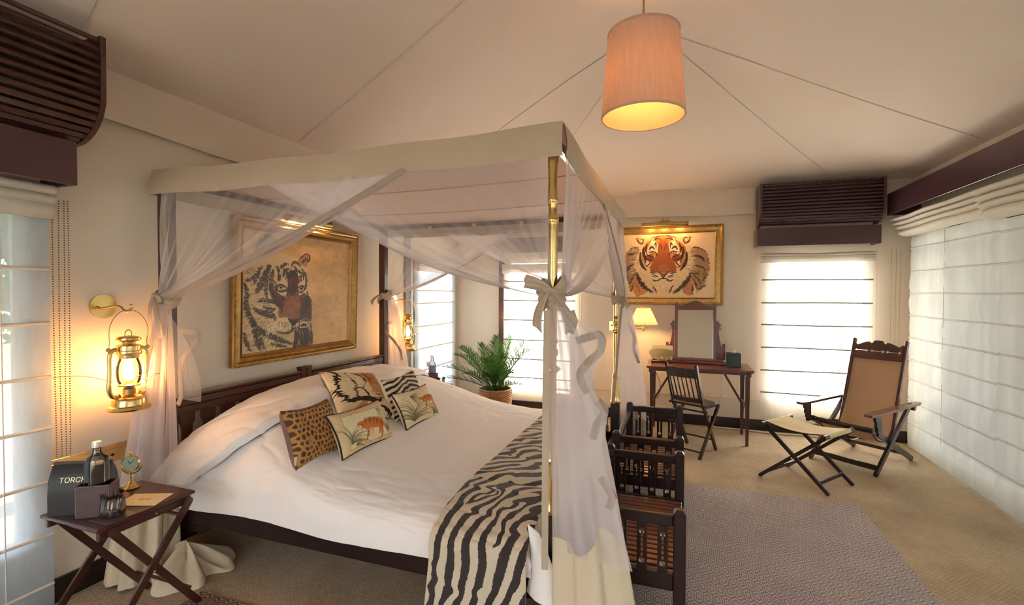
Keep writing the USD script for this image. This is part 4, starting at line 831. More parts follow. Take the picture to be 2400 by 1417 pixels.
def face_c(U, V):
    p = Print(U, V, [(790, 325), (1190, 215), (1510, 800), (975, 745)], (196, 150, 100)); cream, br = (228, 206, 166), (58, 42, 36); p.shag(1290, 560, 26, 100, 320, 40, 7)
    p.fill([(800, 330), (930, 330), (1130, 400), (1160, 560), (1060, 700), (960, 740)], cream, 12, .03); p.fill([(1040, 290), (1190, 215), (1300, 420), (1330, 560), (1200, 540), (1130, 450)], (190, 130, 76), 10, .03)
    p.fill([(1150, 560), (1330, 540), (1400, 640), (1500, 780), (1250, 790), (1150, 680)], cream, 10, .03)
    for pts, w in (([(830, 340), (890, 420), (900, 520), (960, 600), (1020, 640)], [14, 26, 22, 28, 18]), ([(1030, 650), (1060, 620), (1150, 620), (1240, 640), (1260, 600)], [16, 40, 42, 36, 10]), ([(930, 335), (980, 420), (1030, 480), (1040, 560), (1100, 600)], [7, 9, 12, 16, 8]), ([(970, 330), (1060, 380), (1100, 440), (1080, 500)], [6, 10, 9, 5]), ([(1040, 520), (1080, 510), (1150, 590)], [12, 12, 8]), ([(1020, 320), (1100, 360), (1140, 410)], [5, 8, 5]), ([(1190, 560), (1250, 570), (1310, 580)], [6, 9, 4]), ([(1200, 600), (1270, 605), (1330, 590)], [5, 8, 4]), ([(1370, 640), (1420, 700), (1480, 780)], [10, 30, 26]), ([(1390, 560), (1430, 620), (1470, 690)], [5, 9, 6]), ([(1280, 700), (1340, 730), (1420, 790)], [16, 26, 20])): p.stroke(pts, w, br, 14, .05)
    for k in range(26): a = rng.random(2); x, y = 1050 + 180 * a[0], 280 + 110 * a[1]; p.stroke([(x, y), (x + 8, y - 14)], 4, (104, 58, 40), a=.8)
    p.fill([(1150, 480), (1230, 440), (1290, 520), (1330, 570), (1240, 560)], (204, 158, 106), a=.8); p.mottle(.22, .06, 8); return p.c
cushion("tiger_face_cushion", "large cushion printed with a tiger's face, behind the walking tiger", (-2.005, 2.64, .818), (.447, .883, -.143), (-.72, .456, .52), .40, .46, .13, face_c, "brown_velvet", n=170)

# ------------------------------------------------------------------ pictures
def rail_frame(t, w, h, prof, look, P, bead=None, name="frame_rail", inner=0.0):
    """mitred frame: prof = (across outwards, depth) outline; P maps (u, v, d) to the room"""
    hw, hh = w / 2, h / 2; corners = [(-hw, -hh), (hw, -hh), (hw, hh), (-hw, hh)]; sg = [(-1, -1), (1, -1), (1, 1), (-1, 1)]
    n = len(prof)
    for i in range(4):
        j = (i + 1) % 4; v = []
        for (cx, cy), (sx, sy) in ((corners[i], sg[i]), (corners[j], sg[j])):
            v += [P(cx + sx * a, cy + sy * a, d) for a, d in prof]
        v = A(v); f = [(a, (a + 1) % n, n + (a + 1) % n, n + a) for a in range(n)]; f = A(f)
        caps = [(0, a + 1, a) for a in range(1, n - 1)] + [(n, n + a, n + a + 1) for a in range(1, n - 1)]
        m = trimesh.Trimesh(v, np.vstack([f[:, [0, 1, 2]], f[:, [0, 2, 3]], caps]), process=False); m.fix_normals(); part(t, name, m, look, smooth=25)
        if bead:
            off, dep, r, step = bead; a, b = A(corners[i]) + A(sg[i]) * off, A(corners[j]) + A(sg[j]) * off; L = np.linalg.norm(b - a); k = int(L / step); s = trimesh.creation.icosphere(1, r); s.vertices *= [1, 1, 1]
            ms = []
            for q in range(k): c = a + (b - a) * (q + .5) / k; ms.append((s.vertices + P(c[0], c[1], dep), s.faces))
            V = np.vstack([x[0] for x in ms]); Fc = np.vstack([x[1] + i_ * len(s.vertices) for i_, x in enumerate(ms)]); part(t, "beading", trimesh.Trimesh(V, Fc, process=False), "gilt", smooth=True)
# picture over the bed
t = thing("framed_tiger_painting", "large gilt-framed painting of a tiger's face above the bed", "painting", (XL, 3.0, 1.0), world=True)
tilt = math.radians(1.6)
def P1(u, v, d): return A([XL + .012 + d * math.cos(tilt) + (v + .505) * math.sin(tilt), 3.005 + u, 1.505 + v * math.cos(tilt)])
rail_frame(t, 1.135, .885, [(0, 0), (.065, 0), (.068, .03), (.060, .048), (.045, .042), (.030, .052), (.012, .040), (0, .028)], "gilt", P1, bead=(.061, .047, .0075, .0155))
rail_frame(t, 1.105, .855, [(0, 0), (.016, 0), (.016, .034), (.010, .036), (0, .020)], "gilt_dark", P1, bead=(.0135, .036, .0035, .0085), name="inner_rail")
def paint1(U, V):
    p = Print(U, V, [(135, 130), (1080, 250), (1070, 1140), (125, 1290)], (206, 166, 112)); cr, br, gy = (214, 186, 142), (120, 74, 52), (58, 54, 56)
    p.mottle(.35, .006, 1); p.mottle(.22, .03, 2); p.wk = 1.15; p.shag(590, 800, 15, 180, 420, 90, 3)
    head = [(140, 560), (230, 480), (330, 400), (430, 330), (560, 380), (650, 400), (700, 470), (712, 600), (735, 760), (742, 1000), (740, 1190), (500, 1235), (300, 1262), (130, 1290), (130, 900)]
    p.fill(head, (206, 180, 140), 8, .04, smooth=False)
    p.fill([(240, 330), (330, 190), (420, 215), (450, 300), (350, 370)], (96, 74, 60), 6, .05); p.fill([(620, 425), (660, 370), (705, 345), (725, 375), (705, 440), (680, 470)], (168, 128, 92), 5, .05); p.stroke([(640, 400), (685, 355), (722, 365), (710, 430)], 4, K, 4); p.stroke([(660, 430), (690, 400), (705, 410)], 6, (70, 50, 44), 4)
    p.fill([(570, 620), (610, 560), (650, 640), (650, 800), (660, 930), (630, 990), (560, 960), (470, 950), (450, 880), (500, 760)], (138, 92, 66), 8, .04); p.fill([(540, 540), (600, 520), (630, 640), (560, 740), (530, 640)], (92, 58, 48), 6, .04)
    p.fill([(640, 730), (690, 720), (700, 800), (670, 900), (650, 850)], (112, 66, 52), 5, .04); p.fill([(410, 690), (500, 740), (480, 860), (410, 800)], (108, 66, 50), 6, .04)
    _m = shapely.contains_xy(Polygon([(450, 560), (700, 560), (720, 980), (450, 980)]), p.x, p.y); p.mottle(.7, .022, 23, _m); p.mottle(.4, .06, 24, _m)
    for k in range(16): x = 540 + 8 * k; p.stroke([(x, 900 - 3 * k), (x + 4 * (k % 3), 860 - 5 * k)], 2, (160, 116, 86), a=.5)
    p.fill([(430, 640), (500, 600), (525, 640), (530, 700), (500, 740), (440, 710)], cr, 6, .05); p.fill([(625, 630), (680, 610), (695, 650), (660, 720), (630, 720)], cr, 5, .05)
    p.fill([(430, 960), (540, 950), (570, 1020), (660, 970), (660, 1010), (580, 1060), (480, 1060), (430, 1020)], (214, 192, 152), 5, .05); p.fill([(470, 1080), (620, 1070), (600, 1140), (520, 1150)], (196, 172, 134), 8, .05)
    p.fill([(650, 800), (735, 760), (745, 1000), (738, 1190), (580, 1215), (620, 1050)], (84, 60, 52), 8, .05)
    fy = lambda x, y: math.atan2(y - 820, x - 560)
    p.fur(900, (130, 500, 720, 1290), 50, 2.6, [(226, 202, 160), (200, 170, 124), (130, 104, 80), (70, 64, 62)], fy, 3, inside=head, hole=(600, 780, 215))
    for pts, w in (([(180, 740), (170, 860), (210, 960), (250, 1060), (290, 1160), (330, 1230)], [16, 22, 24, 28, 24, 10]), ([(150, 1100), (175, 1190), (210, 1250)], [14, 18, 10]), ([(370, 470), (330, 560), (290, 650), (260, 720)], [14, 24, 26, 12]), ([(400, 520), (385, 600), (390, 700), (420, 780)], [14, 18, 20, 10]), ([(330, 640), (340, 720), (350, 760)], [10, 14, 6]), ([(280, 800), (340, 785), (410, 800), (450, 790)], [12, 20, 18, 8]), ([(240, 860), (300, 900), (380, 920), (420, 960)], [10, 24, 26, 10]), ([(320, 850), (380, 870), (420, 860)], [10, 18, 6]),
                   ([(480, 480), (500, 455), (530, 450)], [14, 15, 9]), ([(495, 560), (505, 510), (535, 495)], [8, 14, 8]), ([(455, 560), (450, 590)], [16, 14]), ([(560, 460), (600, 430), (640, 470)], [7, 12, 6]), ([(600, 510), (640, 520), (655, 560)], [8, 10, 4]), ([(545, 560), (570, 530), (600, 545)], [18, 24, 16]), ([(680, 520), (695, 580), (690, 640)], [6, 9, 5]), ([(640, 560), (650, 600)], [9, 6]), ([(420, 660), (440, 690), (480, 700), (520, 690), (528, 730)], [8, 9, 10, 9, 7]), ([(620, 690), (650, 705), (685, 670), (695, 640)], [6, 8, 7, 5]), ([(440, 655), (475, 640), (515, 660), (528, 690)], [5, 7, 7, 5]), ([(625, 660), (655, 645), (690, 655)], [5, 6, 4]),
                   ([(440, 1075), (540, 1080), (575, 1050), (610, 1040)], [6, 9, 8, 5]), ([(570, 1020), (572, 1050)], [5, 6]), ([(225, 1000), (280, 1060), (370, 1110), (470, 1150), (560, 1180)], [14, 26, 24, 22, 10]), ([(670, 900), (700, 830), (725, 790)], [8, 14, 8]), ([(240, 560), (200, 600), (160, 610)], [10, 14, 8]), ([(680, 1020), (700, 1100), (690, 1180)], [12, 18, 10]), ([(150, 640), (170, 700), (165, 760)], [12, 18, 8]), ([(250, 1120), (270, 1200), (300, 1250)], [12, 18, 8]), ([(390, 1190), (450, 1200), (520, 1210)], [10, 16, 8]), ([(300, 480), (260, 560), (235, 640)], [10, 18, 10]), ([(600, 1060), (610, 1130), (600, 1200)], [10, 18, 10]), ([(640, 1100), (660, 1160), (650, 1210)], [8, 14, 8]), ([(445, 830), (480, 850), (470, 900)], [5, 8, 4]), ([(430, 470), (450, 510), (440, 560)], [6, 10, 5]), ([(520, 500), (525, 540), (515, 590)], [5, 8, 4]), ([(580, 470), (605, 490), (620, 530)], [5, 8, 4]), ([(660, 490), (670, 540), (668, 590)], [5, 8, 4]), ([(360, 560), (345, 640), (350, 700)], [7, 12, 6]), ([(430, 740), (460, 770), (500, 770)], [5, 8, 4]), ([(400, 600), (425, 640), (430, 690)], [6, 9, 5]), ([(700, 700), (705, 760), (690, 820)], [5, 9, 5]), ([(260, 300), (330, 210), (370, 195)], [10, 14, 8]), ([(330, 340), (400, 290), (450, 250)], [10, 12, 6])): p.stroke(pts, w, gy, 9, .07, a=.93)
    p.fur(420, (130, 560, 450, 1290), 40, 1.6, [(226, 202, 160), (214, 186, 142), (60, 56, 56)], fy, 13, inside=head, a=.8, hole=(600, 780, 215))
    p.fill([(535, 950), (585, 960), (630, 945), (610, 990), (580, 1018), (550, 985)], (48, 42, 44)); 
    for ex, ey in ((470, 665), (650, 672)): p.fill([(ex - 26, ey), (ex, ey - 22), (ex + 27, ey + 4), (ex, ey + 20)], (184, 166, 128)); p.stroke([(ex, ey), (ex + .5, ey)], 13, (128, 106, 74)); p.stroke([(ex, ey), (ex + .5, ey)], 7, (30, 28, 30)); p.stroke([(ex - 28, ey - 4), (ex, ey - 25), (ex + 28, ey)], [3, 5, 3], K)
    q = np.random.default_rng(4)
    for k in range(12): y = 985 + k * 6; p.stroke([(480, y), (400 - 40 * q.random(), y + 10 + 30 * q.random()), (330 + 60 * q.random(), y + 40 + 90 * q.random())], [1.8, 1.6, .8], (226, 212, 182), soft=1.5, a=.9)
    for k in range(10): y = 970 + k * 7; p.stroke([(640, y), (690, y - 30 + 40 * q.random()), (735 + 10 * q.random(), y - 60 + 130 * q.random())], [1.8, 1.6, .8], (226, 212, 182), soft=1.5, a=.9)
    for k in range(4):
        for j in range(4): p.stroke([(450 + 26 * j, 985 + 13 * k), (462 + 26 * j, 990 + 13 * k)], 2.2, (84, 70, 62))
    p.mottle(.16, .12, 6); return p.c
m, U, V = grid(lambda U, V: np.stack([XL + .012 + .018 * math.cos(tilt) + (((V - .5) * .858) + .505) * math.sin(tilt), 3.005 + (U - .5) * 1.108, 1.505 + (V - .5) * .858 * math.cos(tilt)], -1), 540, 420)
part(t, "canvas", m, "print_glazed", col=paint1(U, V))
# picture over the desk
t = thing("framed_tiger_painting", "gilt-framed painting of a tiger seen from the front, above the desk", "painting", (-.15, YF, 1.38), world=True)
pc = (-.15, 1.825)
def P2(u, v, d): return A([pc[0] + u, YF - .012 - d, pc[1] + v])
rail_frame(t, 1.045, .735, [(0, 0), (.088, 0), (.088, .018), (.078, .036), (.064, .030), (.058, .022), (.020, .020), (.010, .026), (0, .020)], "gilt", P2)
def paint2(U, V):
    p = Print(U, V, [(-30, 245), (1430, 235), (1430, 1240), (-30, 1250)], (236, 206, 160)); M_ = 655; cr, og, dk = (240, 216, 172), (206, 124, 62), (40, 36, 44); p.wk = .95; p.shag(655, 640, 26, 335, 520, 60, 5)
    p.mottle(.06, .01, 1)
    for q in ([(60, 640), (90, 520), (150, 465), (240, 450), (300, 500), (330, 640), (300, 850), (220, 980), (190, 1130), (140, 1150), (110, 1000), (70, 860)], [(1080, 480), (1180, 465), (1280, 520), (1340, 640), (1345, 800), (1300, 980), (1225, 1120), (1150, 1090), (1080, 900), (1040, 700)]): p.fill(q, (158, 118, 78), 10, .03, a=.9)
    p.fill([(210, 880), (290, 900), (360, 1050), (420, 1150), (330, 1210), (240, 1235), (195, 1100)], (200, 122, 62), 12, .03, a=.9); p.fill([(1085, 900), (1115, 1100), (1090, 1205), (980, 1180), (960, 1100), (1020, 980)], (192, 122, 70), 12, .03, a=.9)
    p.fill([(655, 270), (850, 300), (1010, 420), (1090, 600), (1110, 740), (1050, 860), (980, 1020), (860, 1150), (655, 1180), (480, 1160), (350, 1040), (260, 850), (190, 720), (260, 560), (330, 400), (460, 300)], (232, 200, 152), 16, .03)
    p.fill([(655, 265), (830, 290), (960, 400), (1020, 560), (1000, 700), (900, 780), (655, 800), (420, 770), (330, 660), (320, 520), (390, 380), (490, 290)], og, 10, .03)
    for q in ([(405, 500), (460, 380), (500, 310), (540, 370), (575, 420), (570, 570), (520, 530), (440, 520)], [(350, 600), (400, 640), (470, 680), (440, 760), (390, 720)], [(530, 600), (400, 590), (380, 540), (420, 530)]): p.fill(q, cr, 6, .05, mirror=M_)
    p.fill([(235, 270), (330, 300), (470, 320), (360, 400), (280, 400)], (226, 186, 136), 8, .04, mirror=M_); p.stroke([(255, 310), (270, 370), (320, 390), (345, 340), (300, 320)], [10, 14, 14, 9, 7], (92, 56, 52), 6, mirror=M_)
    p.fill([(590, 350), (655, 330), (720, 350), (750, 480), (770, 600), (830, 720), (860, 830), (780, 860), (655, 850), (540, 860), (455, 825), (490, 700), (560, 560), (575, 460)], (166, 92, 52), 8, .03); p.fill([(575, 780), (655, 720), (740, 780), (760, 850), (655, 880), (575, 850)], (186, 112, 68), 6, .03, a=.8)
    p.fill([(385, 600), (470, 560), (520, 620), (480, 680), (400, 660)], (146, 76, 48), 6, .04, mirror=M_); p.fill([(455, 850), (560, 880), (655, 920), (660, 950), (560, 965), (470, 940)], (238, 212, 170), 5, .05, mirror=M_); p.fill([(500, 970), (655, 965), (810, 970), (780, 1080), (655, 1110), (530, 1080)], (236, 206, 160), 14, .05)
    fa = lambda x, y: math.atan2(y - 640, x - 655)
    p.fur(420, (200, 700, 1120, 1180), 44, 2.6, [(246, 222, 182), (150, 110, 80), (96, 70, 60), (236, 200, 150)], fa, 6, inside=[(270, 830), (500, 880), (655, 990), (820, 880), (1060, 830), (980, 1050), (655, 1190), (350, 1060)], a=.6)
    p.fur(240, (170, 420, 330, 860), 70, 3, [(246, 224, 186), (230, 196, 150), (120, 90, 70)], fa, 7, a=.6); p.fur(220, (1000, 420, 1120, 860), 60, 3, [(246, 224, 186), (230, 196, 150), (100, 76, 64)], fa, 8, a=.6)
    for pts, w in (([(355, 460), (350, 540), (375, 640), (385, 700)], [14, 22, 16, 7]), ([(410, 400), (385, 470), (390, 520)], [10, 18, 8]), ([(300, 540), (300, 650), (330, 740), (390, 810)], [12, 22, 26, 12]), ([(440, 490), (475, 450), (520, 485)], [10, 20, 8]), ([(520, 420), (540, 390), (545, 470)], [8, 12, 7]), ([(450, 540), (500, 520), (545, 545), (560, 590)], [6, 9, 9, 6]), ([(400, 520), (400, 560), (440, 590), (500, 610)], [7, 8, 8, 6]), ([(390, 580), (395, 630), (460, 650), (470, 680)], [6, 8, 7, 5]), ([(440, 670), (460, 700)], [7, 5]), ([(400, 760), (440, 715), (460, 690)], [10, 12, 6]), ([(500, 350), (560, 320), (620, 330)], [6, 11, 6]), ([(530, 310), (570, 280), (600, 270)], [5, 9, 5]), ([(600, 400), (610, 450)], [6, 4]), ([(625, 440), (635, 500)], [6, 3]), ([(450, 850), (500, 860), (530, 870)], [6, 8, 5]), ([(470, 880), (520, 895), (575, 915)], [4, 7, 6]), ([(480, 915), (530, 920), (570, 925)], [4, 6, 4]), ([(500, 965), (540, 985), (600, 975)], [8, 11, 5]), ([(235, 860), (280, 960), (340, 1050), (430, 1130), (500, 1180)], [12, 30, 28, 26, 10]), ([(500, 1060), (530, 1120), (560, 1170)], [8, 14, 8])): p.stroke(pts, w, dk, 9, .08, mirror=M_, a=.95)
    for pts, w in (([(90, 560), (150, 560), (210, 530)], [8, 16, 8]), ([(110, 500), (180, 460), (260, 455)], [6, 10, 10]), ([(95, 830), (130, 760), (190, 720)], [10, 20, 8]), ([(90, 890), (110, 960), (120, 1040)], [10, 14, 6]), ([(130, 1040), (170, 950), (210, 880)], [8, 12, 6]), ([(150, 1150), (175, 1100), (190, 1030)], [8, 10, 5]), ([(220, 1000), (260, 1090), (320, 1150)], [6, 8, 5]), ([(1130, 600), (1220, 620), (1280, 690)], [14, 22, 8]), ([(1090, 480), (1190, 470), (1290, 540)], [8, 12, 8]), ([(1330, 640), (1335, 720)], [14, 8]), ([(1150, 740), (1230, 770), (1280, 820), (1250, 980)], [14, 14, 8, 6]), ([(1100, 860), (1160, 880), (1210, 830)], [8, 10, 7]), ([(1110, 950), (1160, 1060), (1165, 1160)], [6, 12, 5]), ([(1120, 900), (1190, 960), (1215, 1030)], [6, 12, 6]), ([(1215, 1110), (1260, 1070), (1310, 1040)], [16, 14, 7]), ([(1230, 1010), (1280, 940), (1310, 870)], [5, 8, 4]), ([(1100, 1190), (1110, 1110), (1100, 1040)], [10, 14, 5])): p.stroke(pts, w, dk, 8, .07, a=.85)
    p.fill([(590, 855), (655, 875), (735, 855), (700, 895), (665, 925), (630, 895)], (150, 92, 76)); p.stroke([(580, 850), (620, 872), (660, 930), (705, 872), (755, 848)], [5, 7, 6, 7, 5], dk); p.stroke([(575, 975), (660, 945), (750, 970)], [6, 9, 6], dk)
    for ex in (495, 815): p.fill([(ex - 30, 540), (ex, 518), (ex + 30, 540), (ex, 556)], (224, 196, 140)); p.stroke([(ex, 538), (ex + .5, 538)], 15, (170, 130, 80)); p.stroke([(ex, 537), (ex + .5, 537)], 7, (26, 24, 28)); p.stroke([(ex - 34, 542), (ex, 516), (ex + 34, 538)], [4, 7, 4], dk); p.stroke([(ex - 20, 556), (ex + 28, 556)], 3.5, dk)
    for k in range(5): p.stroke([(640 - k * 12, 360 + k * 26), (628 - k * 10, 410 + k * 22)], [4, 2], (110, 56, 40), mirror=M_, a=.8)
    p.mottle(.12, .08, 5); return p.c
m, U, V = grid(lambda U, V: np.stack([pc[0] + (U - .5) * 1.05, np.full_like(U, YF - .026), pc[1] + (V - .5) * .74], -1), 540, 380)
part(t, "canvas", m, "print_glazed", col=paint2(U, V))
def picture_light(label, mid, axis, L, out):
    """brass tube on two arms with three small bulbs under it"""
    t = thing("picture_light", label, "picture light", mid, world=True); mid = A(mid, float); a = A([0, 1., 0]) if axis == "y" else A([1., 0, 0]); o = A(out, float)
    ang = np.linspace(-.35 * math.pi, 1.15 * math.pi, 16); tq = []
    for s in (-L / 2, L / 2): tq.append([mid + a * s + o * .026 * math.cos(q) + A([0, 0, .026 * math.sin(q)]) for q in ang])
    tq = A(tq); nq = len(ang); v = tq.reshape(-1, 3); f = A([(i, i + 1, nq + i + 1, nq + i) for i in range(nq - 1)]); m1 = trimesh.Trimesh(v, np.vstack([f[:, [0, 1, 2]], f[:, [0, 2, 3]]]), process=False); m2 = m1.copy(); m2.vertices = (m2.vertices - mid) * .93 + mid; m2.invert()
    part(t, "hood", cat(m1, m2), "old_brass", smooth=True)
    for s in (-L / 2, L / 2): part(t, "end_cap", cyl(mid + a * s, mid + a * (s + .004 * np.sign(s)), .027), "old_brass")
    part(t, "mount", bbox(A([.03, .12, .05]) if axis == "y" else A([.12, .03, .05]), mid - o * .075 + A([0, 0, .028])), "old_brass")
    for s in (-.025, .025): part(t, "arm", tube(spline([mid + a * s - o * .06 + A([0, 0, .04]), mid + a * s - o * .05 + A([0, 0, .075]), mid + a * s - o * .01 + A([0, 0, .07]), mid + a * s + A([0, 0, .024])], 14), .0045, 7), "old_brass", smooth=True)
    for s in (-.32, -.02, .32): part(t, "bulb", ball(mid + a * s * L - A([0, 0, .010]), .011), "bulb_picture", smooth=True)
picture_light("brass picture light over the painting above the bed", (-2.735, 3.02, 2.055), "y", .46, (1, 0, 0))
picture_light("brass picture light over the painting above the desk", (-.165, 5.70, 2.285), "x", .50, (0, -1, 0))
# ------------------------------------------------------------------ lanterns on brass wall hooks
def hook(label, y, z, reach):
    t = thing("wall_hook", label, "wall hook", (XL, y, z), world=True)
    part(t, "plate", cyl((XL + .001, y, z), (XL + .012, y, z), .062, n=40), "brass", smooth=30)
    part(t, "arm", tube(spline([(XL + .012, y - .03, z), (XL + reach * .5, y - .01, z), (XL + reach * .8, y + .01, z - .004), (XL + reach * .92, y + .015, z - .022), (XL + reach, y + .018, z - .024), (XL + reach + .022, y + .02, z - .012), (XL + reach + .024, y + .02, z + .014)], 30), .0058, 8), "brass", smooth=True)
    return (XL + reach + .004, y + .018, z - .018)
def lantern(label, top):
    """hurricane lantern hung by its wire bail; top = where the bail hangs"""
    X, Y, Z = top; b = Z - .508; t = thing("hurricane_lantern", label, "lantern", (X, Y, b), world=True); c = (X, Y, b)
    part(t, "base", lathe([(0, 0), (.088, 0), (.092, .008), (.086, .020), (.074, .024), (.072, .052), (.066, .062), (.05, .072), (.030, .078), (0, .078)], 40, c), "brass", smooth=35)
    part(t, "burner", lathe([(0, .078), (.027, .078), (.028, .105), (.022, .112), (.024, .118), (.048, .122), (.050, .127), (.02, .132), (.012, .15), (0, .15)], 28, c), "old_brass", smooth=35)
    part(t, "glass_globe", cat(lathe([(.040, .128), (.050, .150), (.054, .185), (.052, .22), (.043, .25), (.037, .272)], 36, c)), "lamp_glass", smooth=True)
    part(t, "bulb", lathe([(0, .145), (.012, .148), (.022, .17), (.025, .192), (.021, .214), (.012, .232), (.004, .244), (0, .246)], 20, c), "bulb_lantern", smooth=True)
    part(t, "burner_crown", lathe([(.030, .262), (.044, .264), (.045, .282), (.03, .286)], 28, c), "old_brass", smooth=35)
    part(t, "hood", lathe([(0, .282), (.054, .282), (.057, .288), (.056, .300), (.052, .303), (.052, .325), (.050, .330), (.030, .336), (.028, .345), (.046, .351), (.053, .358), (.052, .366), (.040, .374), (0, .380)], 36, c), "brass", smooth=35)
    a = np.linspace(0, math.pi, 12); part(t, "ring", tube([(X, Y + .017 * math.cos(q), b + .378 + .030 * math.sin(q)) for q in a], .0024, 6), "old_brass", smooth=True)
    for s in (-1, 1):
        pts = spline([(X, Y + s * .045, b + .078), (X, Y + s * .076, b + .076), (X, Y + s * .089, b + .098), (X, Y + s * .090, b + .16), (X, Y + s * .088, b + .25), (X, Y + s * .080, b + .302), (X, Y + s * .058, b + .312)], 30)
        part(t, "side_tube", tube(pts, .0105, 10), "brass", smooth=True)
        part(t, "ear", cyl((X - .004, Y + s * .092, b + .312), (X + .004, Y + s * .092, b + .312), .011), "old_brass")
    bail = [(X, Y - .092, b + .318), (X + .004, Y - .090, b + .36), (X + .006, Y - .092, b + .40), (X + .006, Y - .078, b + .455), (X + .003, Y - .045, b + .495), (X, Y, b + .510), (X + .003, Y + .045, b + .495), (X + .006, Y + .078, b + .455), (X + .006, Y + .092, b + .40), (X + .004, Y + .088, b + .36), (X, Y + .092, b + .318)]
    part(t, "wire_handle", tube(spline(bail, 60), .0022, 6), "old_brass", smooth=True)
    for s in (-1, 1): part(t, "guard_wire", tube(spline([(X + .058, Y - s * .078, b + .205), (X + .064, Y - s * .03, b + .185), (X + .066, Y + s * .02, b + .160), (X + .056, Y + s * .06, b + .136)], 20), .0015, 5), "old_brass", smooth=True)
    part(t, "lever", tube(spline([(X + .03, Y + .085, b + .15), (X + .05, Y + .095, b + .168), (X + .06, Y + .115, b + .166)], 10), .002, 5), "old_brass", smooth=True)
h1 = hook("round brass wall hook above the near nightstand, holding the lantern", 1.645, 1.425, .165)
h2 = hook("round brass wall hook in the far corner beyond the bed", 4.325, 1.425, .165)
lantern("lit brass hurricane lantern above the near nightstand", h1)
lantern("lit brass hurricane lantern in the far corner beyond the bed", h2)
part(T("/World/hurricane_lantern", A([h1[0], h1[1], h1[2] - .508])), "flex", tube(spline([(h1[0] - .05, h1[1] - .06, h1[2] - .36), (XL + .02, h1[1] - .14, h1[2] - .325), (XL + .006, 1.43, h1[2] - .32)], 20), .0022, 6), "cord", smooth=True)
# switch plates by the bed
t = thing("socket_panel", "brass socket panel on the wall behind the black bag", "socket panel", (XL, 1.58, .60), world=True)
part(t, "plate", cat(bx(XL + .001, XL + .008, 1.405, 1.735, .602, .692), bx(XL + .008, XL + .012, 1.415, 1.725, .612, .670)), "brass")
for y in (1.448, 1.50): part(t, "switch_module", bx(XL + .012, XL + .016, y - .022, y + .022, .622, .654), "black_plastic")
for k in range(3):
    y = 1.615 + k * .030; q = part(t, "socket", cyl((XL + .012, y, .640), (XL + .016, y, .640), .0115), "silver"); part(q, "socket_hole", cyl((XL + .016, y, .640), (XL + .0172, y, .640), .009), "black_plastic")
t = thing("switch_plate", "brass plate with three round silver knobs beside the socket panel", "switch plate", (XL, 1.79, .60), world=True)
part(t, "plate", bx(XL + .001, XL + .008, 1.745, 1.835, .60, .692), "brass")
for k in range(3): part(t, "knob", lathe([(0, 0), (.010, 0), (.010, .006), (.007, .010), (0, .011)], 16).apply_transform(frame((XL + .008, 1.785, .622 + k * .024), (0, 1, 0), (0, 0, 1), (1, 0, 0))), "silver", smooth=40)

# ------------------------------------------------------------------ nightstands: folding campaign tables
def nightstand(label, x0, x1, y0, y1, z):
    t = thing("folding_nightstand", label, "bedside table", ((x0 + x1) / 2, (y0 + y1) / 2, 0), world=True)
    part(t, "table_top", cat(bx(x0, x1, y0, y1, z - .014, z, .005), bx(x0 + .012, x1 - .012, y0 + .02, y1 - .02, z - .022, z - .014)), "mahogany")
    for x in (x0 + .022, x1 - .022): part(t, "apron", bx(x - .010, x + .010, y0 + .012, y1 - .012, z - .055, z - .022), "mahogany")
    for i, x in enumerate((x0 + .022, x1 - .022)):
        for s in (1, -1):
            ya, yb = (y0 + .055, y1 + .015) if s == 1 else (y1 - .035, y0 - .015)
            xx = x + (.020 if i else -.020) - s * .007 * (1 if i else -1)
            part(t, "leg", bar((xx, ya, z - .035), (xx, yb, .004 + .012), .013, .030, (0, 1, .3), .003, True), "mahogany")
    for y, zz in ((y0 + .10, z - .085), (y1 - .075, z - .085), (y0 + .055, .11), (y1 - .03, .11)): part(t, "stretcher", cyl((x0 + .002, y, zz), (x1 - .002, y, zz), .008), "mahogany", smooth=40)
    for x in (x1 - .0105,):
        for y in (y0 + .06, y0 + .235, y1 - .04): part(t, "rivet", lathe([(0, 0), (.0055, 0), (.004, .002), (0, .003)], 12).apply_transform(frame((x1 - .012, y, z - .040), (0, 1, 0), (0, 0, 1), (1, 0, 0))), "brass", smooth=40)
    part(t, "rivet", lathe([(0, 0), (.006, 0), (.004, .003), (0, .0035)], 12).apply_transform(frame((x1 + .013, (y0 + y1) / 2 + .005, .28), (0, 1, 0), (0, 0, 1), (1, 0, 0))), "brass", smooth=40)
NZ = .56
nightstand("dark folding nightstand at the lower left, before the socket panel", -2.535, -2.165, 1.225, 1.632, NZ)
nightstand("dark folding nightstand on the far side of the bed", -2.555, -2.285, 4.30, 4.62, .53)
# black gift bag
t = thing("gift_bag", "black leather bag with gold letters at the nightstand's left edge", "bag", (-2.44, 1.275, NZ), world=True)
bu, bv = unit([.87, .50, 0]), unit([-.50, .87, 0])
def bagpt(a, d, z): return A([-2.500, 1.262, NZ]) + bu * a + bv * d + A([0, 0, z])
W_, D_ = .215, .085; secs = [(0, 0, 1.0), (.004, 0, 1.03), (.08, 0, 1.04), (.145, 0, .92), (.185, 0, .5), (.205, 0, .12), (.212, 0, .06)]
pts = []
ring = lambda z, k: [bagpt(x * W_ - .0, (y - .5) * D_ * k, z) for x, y in ((0, 0), (.5, -.02), (1, 0), (1.01, .5), (1, 1), (.5, 1.02), (0, 1), (-.01, .5))]
v = np.vstack([ring(z, k) for z, _, k in secs]); f = []
for i in range(len(secs) - 1):
    for j in range(8): a, b = i * 8 + j, i * 8 + (j + 1) % 8; f.append((a, b, b + 8, a + 8))
f = A(f); caps = [(0, j + 1, j) for j in range(1, 7)] + [(48, 48 + j, 48 + j + 1) for j in range(1, 7)]
